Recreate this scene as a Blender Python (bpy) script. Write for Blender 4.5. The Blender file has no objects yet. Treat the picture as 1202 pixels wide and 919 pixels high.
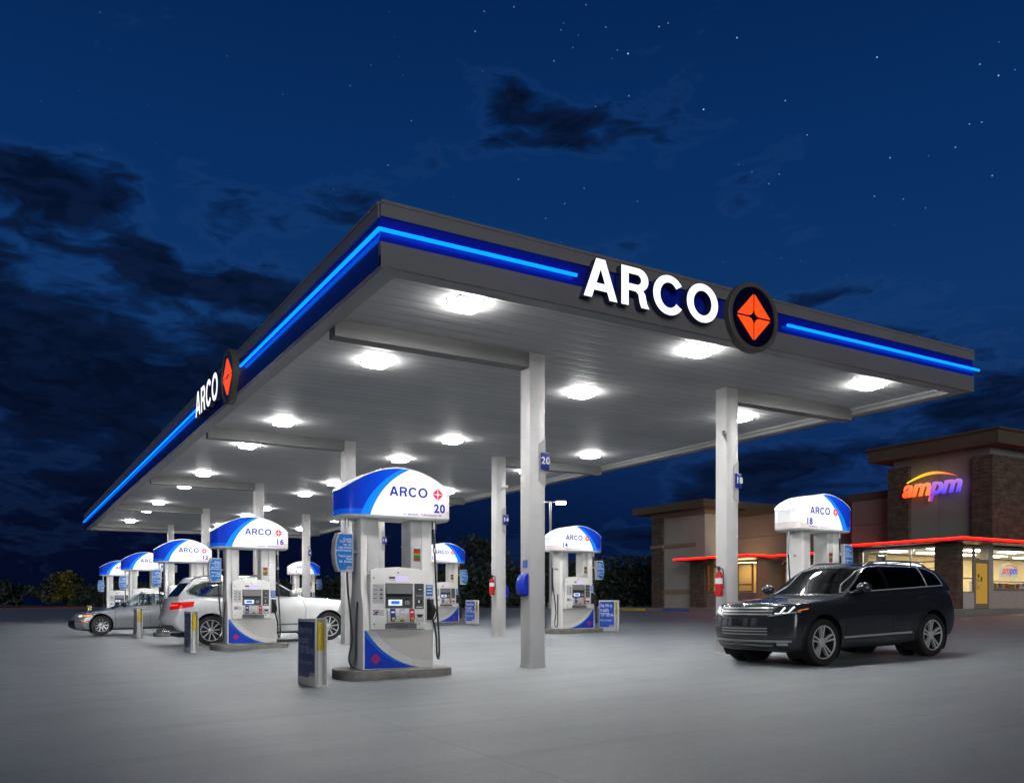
import bpy, bmesh, math, random
from mathutils import Vector, Matrix
from mathutils.bvhtree import BVHTree

scene = bpy.context.scene
COL = scene.collection
PI = math.pi
R = random.Random(11)

# ------------------------------------------------------------------ helpers
def lin(c):
    """sRGB 0..255 -> linear"""
    out = []
    for v in c:
        v = v / 255.0
        out.append(v / 12.92 if v <= 0.04045 else ((v + 0.055) / 1.055) ** 2.4)
    return tuple(out)


class NT:
    """small node-tree writer"""
    def __init__(self, nt):
        self.nt = nt
    def node(self, t, **kw):
        n = self.nt.nodes.new(t)
        for k, v in kw.items():
            setattr(n, k, v)
        return n
    def put(self, sock, v):
        if isinstance(v, bpy.types.NodeSocket):
            self.nt.links.new(v, sock)
        elif isinstance(v, (tuple, list)) and sock.type == 'RGBA' and len(v) == 3:
            sock.default_value = (*v, 1)
        else:
            sock.default_value = v
    def m(self, op, a, b=0.0, c=None, clamp=False):
        n = self.node('ShaderNodeMath', operation=op, use_clamp=clamp)
        self.put(n.inputs[0], a); self.put(n.inputs[1], b)
        if c is not None: self.put(n.inputs[2], c)
        return n.outputs[0]
    def ss(self, v, lo, hi, a=0.0, b=1.0):
        n = self.node('ShaderNodeMapRange', interpolation_type='SMOOTHSTEP')
        for i, x in enumerate((v, lo, hi, a, b)): self.put(n.inputs[i], x)
        return n.outputs[0]
    def mr(self, v, lo, hi, a=0.0, b=1.0):
        n = self.node('ShaderNodeMapRange')
        for i, x in enumerate((v, lo, hi, a, b)): self.put(n.inputs[i], x)
        return n.outputs[0]
    def mix(self, f, a, b, blend='MIX'):
        n = self.node('ShaderNodeMix', data_type='RGBA', blend_type=blend)
        self.put(n.inputs['Factor'], f)
        self.put(n.inputs[6], a); self.put(n.inputs[7], b)
        return n.outputs[2]
    def noise(self, vec, scale, detail=3.0, rough=0.55, dist=0.0):
        n = self.node('ShaderNodeTexNoise')
        if vec is not None: self.put(n.inputs['Vector'], vec)
        n.inputs['Scale'].default_value = scale
        n.inputs['Detail'].default_value = detail
        n.inputs['Roughness'].default_value = rough
        n.inputs['Distortion'].default_value = dist
        return n.outputs[0]
    def sep(self, v):
        n = self.node('ShaderNodeSeparateXYZ'); self.put(n.inputs[0], v)
        return n.outputs
    def comb(self, x, y, z):
        n = self.node('ShaderNodeCombineXYZ')
        self.put(n.inputs[0], x); self.put(n.inputs[1], y); self.put(n.inputs[2], z)
        return n.outputs[0]
    def obj(self):
        return self.node('ShaderNodeTexCoord').outputs['Object']
    def pos(self):
        return self.node('ShaderNodeNewGeometry').outputs['Position']
    def bump(self, h, strength=0.3, dist=0.01):
        n = self.node('ShaderNodeBump')
        n.inputs['Strength'].default_value = strength
        n.inputs['Distance'].default_value = dist
        self.put(n.inputs['Height'], h)
        return n.outputs[0]


def new_mat(name):
    m = bpy.data.materials.new(name)
    m.use_nodes = True
    m.node_tree.nodes.clear()
    t = NT(m.node_tree)
    out = t.node('ShaderNodeOutputMaterial')
    return m, t, out


def M(name, col, rough=0.5, metal=0.0, emis=None, estr=0.0, var=0.0, vscale=2.5, bump=0.0, bscale=40.0,
      coat=0.0, spec=0.5, grime=0.0, sample=True, rvar=0.0):
    m, t, out = new_mat(name)
    p = t.node('ShaderNodeBsdfPrincipled')
    t.nt.links.new(p.outputs[0], out.inputs[0])
    base = col
    if var or grime or bump or rvar:
        v = t.pos()
    if var:
        n = t.noise(v, vscale, 4)
        f = t.mr(n, 0.3, 0.7, 1 - var, 1 + var)
        cc = t.comb(f, f, f)
        base = t.mix(1.0, col, cc, 'MULTIPLY')
    if grime:
        n2 = t.noise(v, vscale * 2.7, 5, 0.65)
        f2 = t.ss(n2, 0.52, 0.75, 0, grime)
        base = t.mix(f2, base, tuple(c * 0.35 for c in col))
    t.put(p.inputs['Base Color'], base)
    p.inputs['Roughness'].default_value = rough
    if rvar:
        t.put(p.inputs['Roughness'], t.mr(t.noise(v, vscale * 3, 4), .3, .7, rough - rvar, rough + rvar))
    p.inputs['Metallic'].default_value = metal
    p.inputs['Coat Weight'].default_value = coat
    p.inputs['Coat Roughness'].default_value = 0.04
    p.inputs['Specular IOR Level'].default_value = spec
    if emis is not None:
        t.put(p.inputs['Emission Color'], emis)
        p.inputs['Emission Strength'].default_value = estr
    if bump:
        t.put(p.inputs['Normal'], t.bump(t.noise(v, bscale, 4), bump, 0.01))
    if not sample:
        m.cycles.emission_sampling = 'NONE'
    return m


def glass_mat(name, tint, base_reflect=0.04, rough=0.02, dirty=0.0):
    m, t, out = new_mat(name)
    tr = t.node('ShaderNodeBsdfTransparent'); t.put(tr.inputs[0], tint)
    gl = t.node('ShaderNodeBsdfGlossy'); gl.inputs['Roughness'].default_value = rough
    t.put(gl.inputs[0], (0.95, 0.97, 1.0))
    fr = t.node('ShaderNodeLayerWeight'); fr.inputs[0].default_value = .5
    f = t.m('ADD', t.m('MULTIPLY', t.m('POWER', fr.outputs['Facing'], 5.0), .93), .045 + base_reflect, clamp=True)
    mx = t.node('ShaderNodeMixShader')
    t.put(mx.inputs[0], f)
    t.nt.links.new(tr.outputs[0], mx.inputs[1]); t.nt.links.new(gl.outputs[0], mx.inputs[2])
    t.nt.links.new(mx.outputs[0], out.inputs[0])
    return m


class MB:
    def __init__(self):
        self.bm = bmesh.new()
        self.mi = 0
    def _tag(self, faces):
        for f in faces: f.material_index = self.mi
    def box(self, x0, x1, y0, y1, z0, z1, bevel=0.0, seg=2, mat=None):
        vs = [self.bm.verts.new(p) for p in ((x0,y0,z0),(x1,y0,z0),(x1,y1,z0),(x0,y1,z0),(x0,y0,z1),(x1,y0,z1),(x1,y1,z1),(x0,y1,z1))]
        if mat is not None:
            for v in vs: v.co = mat @ v.co
        fs = [self.bm.faces.new([vs[i] for i in q]) for q in ((3,2,1,0),(4,5,6,7),(0,1,5,4),(1,2,6,5),(2,3,7,6),(3,0,4,7))]
        self._tag(fs)
        if bevel:
            es = set()
            for f in fs: es.update(f.edges)
            r = bmesh.ops.bevel(self.bm, geom=list(es), offset=bevel, segments=seg, affect='EDGES', profile=0.5)
            self._tag(r['faces'])
        return self
    def prism(self, pts, axis, a, b, bevel=0.0, seg=2):
        """pts: polygon in the two other axes (x: (y,z), y: (x,z), z: (x,y))"""
        def P(p, h):
            if axis == 'x': return (h, p[0], p[1])
            if axis == 'y': return (p[0], h, p[1])
            return (p[0], p[1], h)
        lo = [self.bm.verts.new(P(p, a)) for p in pts]
        hi = [self.bm.verts.new(P(p, b)) for p in pts]
        n = len(pts)
        fs = [self.bm.faces.new(lo), self.bm.faces.new(hi)]
        for i in range(n):
            fs.append(self.bm.faces.new((lo[i], lo[(i+1) % n], hi[(i+1) % n], hi[i])))
        bmesh.ops.recalc_face_normals(self.bm, faces=fs)
        self._tag(fs)
        if bevel:
            es = set(fs[0].edges) | set(fs[1].edges)
            r = bmesh.ops.bevel(self.bm, geom=list(es), offset=bevel, segments=seg, affect='EDGES', profile=0.5)
            self._tag(r['faces'])
        return self
    def tube(self, path, r, n=8, cap=True):
        path = [Vector(p) for p in path]
        rings = []
        prev = None
        for i, p in enumerate(path):
            a = path[max(i-1, 0)]; b = path[min(i+1, len(path)-1)]
            t = (b - a).normalized()
            if prev is None:
                ref = Vector((0,0,1)) if abs(t.z) < .9 else Vector((1,0,0))
                u = t.cross(ref).normalized()
            else:
                u = (prev - t * prev.dot(t)).normalized()
            prev = u
            w = t.cross(u)
            rr = r[i] if isinstance(r, (list, tuple)) else r
            rings.append([self.bm.verts.new(p + (u*math.cos(2*PI*k/n) + w*math.sin(2*PI*k/n))*rr) for k in range(n)])
        fs = []
        for A, B in zip(rings, rings[1:]):
            for k in range(n):
                fs.append(self.bm.faces.new((A[k], A[(k+1)%n], B[(k+1)%n], B[k])))
        if cap:
            fs.append(self.bm.faces.new(rings[0][::-1])); fs.append(self.bm.faces.new(rings[-1]))
        bmesh.ops.recalc_face_normals(self.bm, faces=fs)
        self._tag(fs)
        return self
    def lathe(self, prof, axis='z', c=(0,0,0), n=24, close=False):
        c = Vector(c)
        def P(r, h, a):
            x, y = r*math.cos(a), r*math.sin(a)
            if axis == 'z': return c + Vector((x, y, h))
            if axis == 'y': return c + Vector((x, h, y))
            return c + Vector((h, x, y))
        rings = []
        for r, h in prof:
            if r < 1e-6: rings.append([self.bm.verts.new(P(0, h, 0))])
            else: rings.append([self.bm.verts.new(P(r, h, 2*PI*k/n)) for k in range(n)])
        fs = []
        pairs = list(zip(rings, rings[1:]))
        if close: pairs.append((rings[-1], rings[0]))
        for A, B in pairs:
            for k in range(n):
                q = [A[k % len(A)], A[(k+1) % len(A)], B[(k+1) % len(B)], B[k % len(B)]]
                u = []
                for v in q:
                    if v not in u: u.append(v)
                if len(u) >= 3: fs.append(self.bm.faces.new(u))
        bmesh.ops.recalc_face_normals(self.bm, faces=fs)
        self._tag(fs)
        return self
    def ball(self, c, r, sx=1, sy=1, sz=1, n=12):
        before = set(self.bm.faces)
        res = bmesh.ops.create_uvsphere(self.bm, u_segments=n, v_segments=max(6, n//2+2), radius=1)
        for v in res['verts']:
            v.co = Vector((v.co.x*r*sx + c[0], v.co.y*r*sy + c[1], v.co.z*r*sz + c[2]))
        self._tag(set(self.bm.faces) - before)
        return self
    def quad(self, a, b, c, d):
        f = self.bm.faces.new([self.bm.verts.new(p) for p in (a, b, c, d)])
        self._tag([f]); return self
    def poly(self, pts):
        f = self.bm.faces.new([self.bm.verts.new(p) for p in pts]); self._tag([f]); return self
    def add_mesh(self, me, mat=None):
        off = len(self.bm.verts)
        self.bm.verts.ensure_lookup_table()
        vs = [self.bm.verts.new((mat @ v.co) if mat is not None else v.co) for v in me.vertices]
        for p in me.polygons:
            try:
                f = self.bm.faces.new([vs[i] for i in p.vertices]); f.material_index = self.mi
            except ValueError: pass
        return self
    def move(self, mat):
        bmesh.ops.transform(self.bm, matrix=mat, verts=self.bm.verts[:]); return self
    def build(self, name, mats, parent=None, smooth=0.0):
        me = bpy.data.meshes.new(name)
        self.bm.to_mesh(me); self.bm.free()
        if not isinstance(mats, (list, tuple)): mats = [mats]
        for m in mats: me.materials.append(m)
        if smooth:
            me.polygons.foreach_set('use_smooth', [True]*len(me.polygons))
            me.set_sharp_from_angle(angle=math.radians(smooth))
        o = bpy.data.objects.new(name, me)
        COL.objects.link(o)
        if parent is not None: o.parent = parent
        return o


def tag(o, label, cat, group=None):
    o['label'] = label; o['category'] = cat
    if group: o['group'] = group
    return o

def thing(name, label, cat, loc=(0,0,0), rotz=0.0, group=None):
    o = bpy.data.objects.new(name, None)
    o.empty_display_size = 0.2
    COL.objects.link(o)
    o.location = loc; o.rotation_euler = (0, 0, rotz)
    return tag(o, label, cat, group)

def dup(o, parent=None):
    c = o.copy(); COL.objects.link(c)
    if parent is not None: c.parent = parent
    for ch in list(o.children):
        dup(ch, c)
    return c

def struct(o):
    o['kind'] = 'structure'; return o

def curve_mesh(cu):
    ob = bpy.data.objects.new('outline', cu)
    COL.objects.link(ob)
    dg = bpy.context.evaluated_depsgraph_get(); dg.update()
    me = bpy.data.meshes.new_from_object(ob.evaluated_get(dg))
    COL.objects.unlink(ob); bpy.data.objects.remove(ob); bpy.data.curves.remove(cu)
    return me

def text_mesh(s, size, extrude=0.0, offset=0.0, shear=0.0, align='CENTER', space=1.0, width=None, line=1.0):
    cu = bpy.data.curves.new('lettering', 'FONT')
    cu.body = s; cu.size = size; cu.extrude = extrude; cu.offset = offset; cu.shear = shear
    cu.align_x = align; cu.align_y = 'CENTER'; cu.space_character = space; cu.space_line = line
    cu.resolution_u = 3
    me = curve_mesh(cu)
    if width:
        xs = [v.co.x for v in me.vertices]
        k = width / (max(xs) - min(xs))
        for v in me.vertices: v.co.x *= k
    return me

def loops_mesh(loops, extrude=0.0):
    cu = bpy.data.curves.new('outline', 'CURVE')
    cu.dimensions = '2D'; cu.fill_mode = 'BOTH'; cu.extrude = extrude
    for lp in loops:
        sp = cu.splines.new('POLY'); sp.points.add(len(lp) - 1)
        for i, p in enumerate(lp): sp.points[i].co = (p[0], p[1], 0, 1)
        sp.use_cyclic_u = True
    return curve_mesh(cu)

def facing(direction, loc):
    """text plane (x right, y up, z out) -> world for a sign facing -Y, -X or +X"""
    if direction == '-y': m = Matrix(((1,0,0),(0,0,-1),(0,1,0)))
    elif direction == '-x': m = Matrix(((0,0,-1),(-1,0,0),(0,1,0)))
    elif direction == '+x': m = Matrix(((0,0,1),(1,0,0),(0,1,0)))
    else: m = Matrix(((-1,0,0),(0,0,1),(0,1,0)))
    return Matrix.Translation(loc) @ m.to_4x4()

def arc(cx, cy, rx, ry, a0, a1, n):
    return [(cx + rx*math.cos(math.radians(a0 + (a1-a0)*i/n)), cy + ry*math.sin(math.radians(a0 + (a1-a0)*i/n))) for i in range(n+1)]

LETTERS = {
    'A': (0.98, [[(0,0),(.36,1),(.62,1),(.98,0),(.75,0),(.68,.2),(.30,.2),(.23,0)], [(.365,.385),(.615,.385),(.49,.75)]]),
    'R': (0.86, [[(0,0),(0,1),(.50,1)] + arc(.52,.705,.31,.295,90,-62,12) + [(.73,.36),(.79,.12),(.86,0),(.61,0),(.56,.12),(.52,.33),(.44,.395),(.22,.395),(.22,0)],
                 [(.22,.57),(.22,.825),(.48,.825)] + arc(.48,.6975,.125,.1275,90,-90,8)]),
    'C': (0.97, [arc(.51,.5,.51,.525,36,324,30) + arc(.51,.5,.285,.335,324,36,26)]),
    'O': (1.06, [arc(.53,.5,.53,.525,0,350,35), arc(.53,.5,.305,.335,0,350,35)]),
}
def arco_loops(h, gap=0.09, weight=1.0):
    """list of (letter, loops) scaled to cap height h, starting at x = 0; returns letters and total width"""
    x = 0; out = []
    for ch in 'ARCO':
        w, lp = LETTERS[ch]
        out.append((ch, [[((px + x)*h, py*h) for px, py in l] for l in lp]))
        x += w + gap
    return out, (x - gap)*h

def star_loops(r, gap=0.05, inner=0.16):
    """four diamond quadrants round a four pointed star"""
    qs = []
    for k in range(4):
        a = k*PI/2
        pts = [(gap, 1-gap*1.5), (1-gap*1.5, gap)]
        c = (1.0, 1.0)
        inn = [(inner*2.1, gap), (inner*1.25, inner*.62), (inner*.95, inner*.95), (inner*.62, inner*1.25), (gap, inner*2.1)]
        pts = pts + inn
        qs.append([((x*math.cos(a) - y*math.sin(a))*r, (x*math.sin(a) + y*math.cos(a))*r) for x, y in pts])
    return qs

def lerp_pts(x, pts):
    """monotone cubic through pts"""
    n = len(pts)
    if x <= pts[0][0]: return pts[0][1]
    if x >= pts[-1][0]: return pts[-1][1]
    d = [(pts[i+1][1]-pts[i][1])/(pts[i+1][0]-pts[i][0]) for i in range(n-1)]
    mt = [d[0]] + [0 if d[i-1]*d[i] <= 0 else 2*d[i-1]*d[i]/(d[i-1]+d[i]) for i in range(1, n-1)] + [d[-1]]
    for i in range(n-1):
        if x <= pts[i+1][0]:
            h = pts[i+1][0]-pts[i][0]; t = (x-pts[i][0])/h
            return ((2*t**3-3*t*t+1)*pts[i][1] + (t**3-2*t*t+t)*h*mt[i] + (-2*t**3+3*t*t)*pts[i+1][1] + (t**3-t*t)*h*mt[i+1])

def g(x, y):
    """ground height: the lot drains towards the camera's left"""
    p = -0.269 + 0.024*x + 0.005*y
    if p > 0.80: p = 0.80 + 0.18*(1 - math.exp(-(p-0.80)/0.18))
    if p < -0.60: p = -0.60 - 0.3*(1 - math.exp((p+0.60)/0.3))
    return p

def smooth_path(pts, n=8):
    """Catmull-Rom through 3-D points"""
    P = [Vector(p) for p in pts]; P = [P[0]*2-P[1]] + P + [P[-1]*2-P[-2]]
    out = []
    for i in range(1, len(P)-2):
        for k in range(n):
            t = k/n
            out.append(0.5*((2*P[i]) + (P[i+1]-P[i-1])*t + (2*P[i-1]-5*P[i]+4*P[i+1]-P[i+2])*t*t + (-P[i-1]+3*P[i]-3*P[i+1]+P[i+2])*t**3))
    out.append(P[-2])
    return out

# ------------------------------------------------------------------ materials
white_paint = M('white_paint', (.62,.62,.61), .38, var=.05, vscale=1.2, grime=.10)
column_paint = M('column_paint', (.56,.56,.56), .42, var=.06, vscale=.8, grime=.14, bump=.04, bscale=180)
beam_shaded = M('beam_shaded', (.24,.24,.24), .5, var=.06, vscale=1.0)  # pale steel darkened in its colour, as the beam sides stand unlit
fascia_grey = M('fascia_grey', (.205,.20,.21), .42, metal=.15, var=.07, vscale=.7, grime=.12)
fascia_lip = M('fascia_lip', (.50,.50,.50), .45, var=.04)
navy_band = M('navy_band', (.004,.016,.36), .3, var=.05, coat=.3)
blue_lower = M('blue_lower', (.006,.012,.22), .3, var=.08, vscale=.6)
led_mat = M('led_blue', (.0,.02,.2), .6, emis=(.001,.135,.80), estr=3.4, spec=.0)
letter_face = M('letter_face', (.8,.8,.8), .4, emis=(.93,.96,1.0), estr=1.15)
letter_side = M('letter_side', (.012,.02,.09), .35, var=.1)
emblem_bg = M('emblem_bg', (.004,.004,.03), .10, coat=.6)
emblem_orange = M('emblem_orange', (.7,.08,.01), .25, emis=(1.0,.068,.010), estr=1.05)
emblem_rim = M('emblem_rim', (.10,.095,.085), .5, var=.1)
lamp_lens = M('lamp_lens', (.9,.9,.9), .5, emis=(1.0,.985,.96), estr=150.0)
def lens_material():
    m, t, out = new_mat('lamp_lens')
    p = t.node('ShaderNodeBsdfPrincipled'); t.nt.links.new(p.outputs[0], out.inputs[0])
    gsep = t.sep(t.node('ShaderNodeTexCoord').outputs['Generated'])
    ax = t.m('POWER', t.m('ABSOLUTE', t.m('MULTIPLY', t.m('SUBTRACT', gsep[0], .5), 2)), 3.0)
    ay = t.m('POWER', t.m('ABSOLUTE', t.m('MULTIPLY', t.m('SUBTRACT', gsep[1], .5), 2)), 3.0)
    r = t.m('POWER', t.m('ADD', ax, ay), 1/3.0)
    st = t.m('ADD', t.m('MULTIPLY', t.m('POWER', t.ss(r, .25, .99, 1, 0), 1.3), 640.0), 1.2)
    p.inputs['Base Color'].default_value = (.85,.85,.85,1)
    p.inputs['Emission Color'].default_value = (1.0,.985,.965,1)
    t.put(p.inputs['Emission Strength'], st)
    return m
lamp_lens = lens_material()
lamp_side = M('lamp_side', (.8,.8,.8), .5, emis=(1.0,.985,.965), estr=52.0)
lamp_frame = M('lamp_frame', (.55,.55,.55), .45)
rubber = M('rubber', (.012,.012,.013), .65, var=.15)
hose_mat = M('hose', (.014,.014,.017), .42)
steel = M('steel', (.55,.55,.56), .32, metal=.9, var=.05)
chrome = M('chrome', (.78,.79,.80), .12, metal=1.0)
black_plastic = M('black_plastic', (.015,.015,.017), .4, var=.1)
dark_grey = M('dark_grey', (.075,.078,.085), .45, var=.08)
mid_grey = M('mid_grey', (.19,.19,.20), .45, var=.08)
light_grey = M('light_grey', (.55,.55,.56), .42, var=.05)
pump_white = M('pump_white', (.85,.84,.82), .36, var=.04, vscale=2, grime=.07)
pump_grey = M('pump_grey', (.68,.68,.675), .40, var=.05, grime=.1)
sign_blue = M('sign_blue', (.015,.18,.60), .35, var=.08, vscale=6)
sign_navy = M('sign_navy', (.012,.035,.16), .30, var=.15, vscale=5, grime=.2)
sign_bright_blue = M('sign_bright_blue', (.008,.075,.50), .3, var=.06, vscale=5)
text_white = M('text_white', (.75,.77,.80), .5)
text_blue = M('text_blue', (.015,.02,.22), .5)
red_paint = M('red_paint', (.55,.012,.015), .35, var=.06)
yellow_paint = M('yellow_paint', (.58,.42,.01), .45, var=.08, vscale=9)
green_paint = M('green_paint', (.03,.28,.06), .4)
concrete = M('island_concrete', (.17,.165,.155), .75, var=.22, vscale=3.5, grime=.35, bump=.25, bscale=60)

# ------------------------------------------------------------------ ground
def ground_material():
    m, t, out = new_mat('lot_concrete')
    p = t.node('ShaderNodeBsdfPrincipled')
    t.nt.links.new(p.outputs[0], out.inputs[0])
    v = t.pos()
    big = t.noise(v, .09, 4, .55, .6)
    med = t.noise(v, .7, 5, .6, .4)
    fine = t.noise(v, 26, 4, .7)
    s = t.sep(v)
    drift = t.noise(t.comb(t.m('MULTIPLY', s[0], .22), t.m('MULTIPLY', s[1], 1.3), 0), 1.0, 4, .6, 1.0)
    f = t.m('MULTIPLY', t.mr(big, .3, .7, .90, 1.10), t.mr(med, .3, .7, .93, 1.07))
    f = t.m('MULTIPLY', f, t.mr(fine, .25, .75, .90, 1.10))
    f = t.m('MULTIPLY', f, t.mr(drift, .3, .7, .93, 1.07))
    stain = t.ss(t.noise(v, 1.7, 5, .7, 1.5), .62, .78, 1.0, .78)
    f = t.m('MULTIPLY', f, stain)
    base = t.mix(1.0, (.222,.244,.258), t.comb(f, f, f), 'MULTIPLY')
    drip = t.ss(t.noise(v, 4.5, 3, .6, .8), .66, .74, 0, 1)
    lane = t.m('ABSOLUTE', t.m('SUBTRACT', t.m('FRACT', t.m('DIVIDE', t.m('SUBTRACT', s[1], 10.55), 9.2)), .5))
    lane = t.ss(lane, .30, .47, 0, 1)
    base = t.mix(t.m('MULTIPLY', t.m('MULTIPLY', drip, lane), .28), base, (.07,.07,.072))
    track = t.noise(t.comb(t.m('MULTIPLY', s[0], .10), t.m('MULTIPLY', s[1], 2.6), 0), 1.0, 3, .5, .4)
    base = t.mix(t.m('MULTIPLY', t.ss(track, .58, .72, 0, 1), t.mr(big, .4, .6, .05, .22)), base, (.10,.105,.11))
    # joints sawn into the slabs, softened by dirt
    def joint(c, step, off):
        a = t.m('ABSOLUTE', t.m('SUBTRACT', t.m('FRACT', t.m('DIVIDE', t.m('ADD', c, off), step)), .5))
        return t.ss(a, .4978, .4993, 0, 1)
    jj = t.m('MAXIMUM', joint(s[0], 4.58, 1.2), joint(s[1], 4.6, 1.5))
    base = t.mix(t.m('MULTIPLY', jj, .30), base, (.05,.05,.052))
    t.put(p.inputs['Base Color'], base)
    t.put(p.inputs['Roughness'], t.mr(med, .3, .7, .50, .68))
    p.inputs['Specular IOR Level'].default_value = .42
    h = t.m('ADD', t.m('MULTIPLY', fine, .5), t.m('MULTIPLY', t.noise(v, 5, 4), .6))
    t.put(p.inputs['Normal'], t.bump(h, .22, .012))
    return m

def make_ground():
    def axis(lo, hi):
        pts = list(range(lo, hi+1, 2))
        v = hi; st = 4
        while v < 900: v += st; st *= 1.35; pts.append(v)
        v = lo; st = 4
        while v > -700: v -= st; st *= 1.35; pts.insert(0, v)
        return pts
    xs, ys = axis(-30, 70), axis(-20, 90)
    bm = bmesh.new()
    rows = [[bm.verts.new((x, y, g(x, y))) for x in xs] for y in ys]
    for j in range(len(ys)-1):
        for i in range(len(xs)-1):
            bm.faces.new((rows[j][i], rows[j][i+1], rows[j+1][i+1], rows[j+1][i]))
    mb = MB(); mb.bm.free(); mb.bm = bm
    return struct(mb.build('ground', ground_material(), None, 60))
make_ground()

# ------------------------------------------------------------------ canopy
CX0, CX1, CY0, CY1 = 4.04, 16.45, 9.99, 53.45
ZB, ZT, ZS = 5.236, 6.038, 5.36
ROWS = [12.70 + 9.2*k for k in range(5)]
XA, XB = 7.94, 12.52
CW = .155
CXM = (CX0 + CX1)/2

def soffit_material():
    m, t, out = new_mat('soffit_panels')
    p = t.node('ShaderNodeBsdfPrincipled')
    t.nt.links.new(p.outputs[0], out.inputs[0])
    v = t.pos(); s = t.sep(v)
    fy = t.m('FRACT', t.m('DIVIDE', s[1], .305))
    d = t.m('ABSOLUTE', t.m('SUBTRACT', fy, .5))          # .5 at a seam
    seam = t.ss(d, .462, .49, 0, 1)
    cell = t.m('FLOOR', t.m('DIVIDE', s[1], .305))
    wn = t.node('ShaderNodeTexWhiteNoise', noise_dimensions='1D'); t.put(wn.inputs['W'], cell)
    tone = t.mr(wn.outputs[0], 0, 1, .95, 1.03)
    tone = t.m('MULTIPLY', tone, t.mr(t.noise(v, .5, 3), .3, .7, .95, 1.04))
    base = t.mix(1.0, (.80,.80,.80), t.comb(tone, tone, tone), 'MULTIPLY')
    base = t.mix(t.m('MULTIPLY', seam, .55), base, (.16,.16,.16))
    t.put(p.inputs['Base Color'], base)
    p.inputs['Roughness'].default_value = .55
    p.inputs['Specular IOR Level'].default_value = .22
    # shallow pan profile and a little oil-canning
    pan = t.m('ADD', t.m('MULTIPLY', t.ss(d, .2, .5, 0, 1), -.0035), t.m('MULTIPLY', t.noise(t.comb(t.m('MULTIPLY', s[0], .35), s[1], 0), 1.2, 1), .003))
    b = t.node('ShaderNodeBump'); b.inputs['Strength'].default_value = 1.0; b.inputs['Distance'].default_value = 1.0
    t.put(b.inputs['Height'], pan)
    t.put(p.inputs['Normal'], b.outputs[0])
    return m

canopy = thing('fuel_canopy', 'large flat white canopy on columns with glowing blue light line, over all the fuel pumps', 'canopy', (0,0,0))

mb = MB()
mb.quad((CX0+.3,CY0+.3,ZS),(CX0+.3,CY1-.3,ZS),(CX1-.3,CY1-.3,ZS),(CX1-.3,CY0+.3,ZS))
mb.build('soffit', soffit_material(), canopy)
mb = MB()
mb.box(CX0+.06,CX1-.06,CY0+.06,CY1-.06,5.985,6.0)
mb.build('roof_deck', dark_grey, canopy)
# bottom lip ring
mb = MB()
zt_l = ZS + .01
for (x0,x1,y0,y1) in ((CX0,CX1,CY0,CY0+.30),(CX0,CX1,CY1-.30,CY1),(CX0,CX0+.30,CY0+.301,CY1-.301),(CX1-.30,CX1,CY0+.301,CY1-.301)):
    mb.box(x0,x1,y0,y1,ZB,zt_l)
# a second thinner step inside the lip
for (x0,x1,y0,y1) in ((CX0+.302,CX1-.302,CY0+.302,CY0+.37),(CX0+.302,CX1-.302,CY1-.37,CY1-.302),(CX0+.302,CX0+.37,CY0+.372,CY1-.372),(CX1-.37,CX1-.302,CY0+.372,CY1-.372)):
    mb.box(x0,x1,y0,y1,ZS-.045,zt_l)
mb.build('edge_lip', fascia_lip, canopy)

ZU, ZL = 5.842, 5.53           # colour band between these
def fascia_run(a, b, face):
    """upper grey band, recessed colour band, lower band; a..b along the edge"""
    th = .05
    up, band, low = MB(), MB(), MB()
    def bx(m, lo, hi, out0, out1):
        if face == '-y': m.box(a, b, CY0-out1, CY0-out0, lo, hi)
        elif face == '+y': m.box(a, b, CY1+out0, CY1+out1, lo, hi)
        elif face == '-x': m.box(CX0-out1, CX0-out0, a, b, lo, hi)
        else: m.box(CX1+out0, CX1+out1, a, b, lo, hi)
    bx(up, ZU, ZT, -.06, .012); bx(up, ZT-.035, ZT+.004, .0125, .022)
    bx(band, ZL, ZU-.001, -.06, -.02)
    bx(low, ZB-.004, ZL-.001, -.06, .006)
    return up, band, low
for face, a, b in (('-y', CX0, CX1), ('-x', CY0+.062, CY1-.062), ('+y', CX0, CX1), ('+x', CY0+.062, CY1-.062)):
    up, band, low = fascia_run(a, b, face)
    up.build('fascia', fascia_grey, canopy)
    band.build('color_band', navy_band, canopy)
    low.build('fascia', blue_lower if face == '-x' else fascia_grey, canopy)

def led(p0, p1):
    d = (Vector(p1)-Vector(p0))
    n = 2
    MB().tube([Vector(p0)+d*i/n for i in range(n+1)], .025, 10).build('led_strip', led_mat, canopy, 60)
ZLED = 5.663
led((CX0-.034, CY0-.034, ZLED), (6.95, CY0-.034, ZLED))
led((11.18, CY0-.034, ZLED), (CX1+.12, CY0-.034, ZLED))
led((CX0-.034, CY0-.034, ZLED), (CX0-.034, 17.05, ZLED))
led((CX0-.034, 21.25, ZLED), (CX0-.034, CY1+.1, ZLED))

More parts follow.
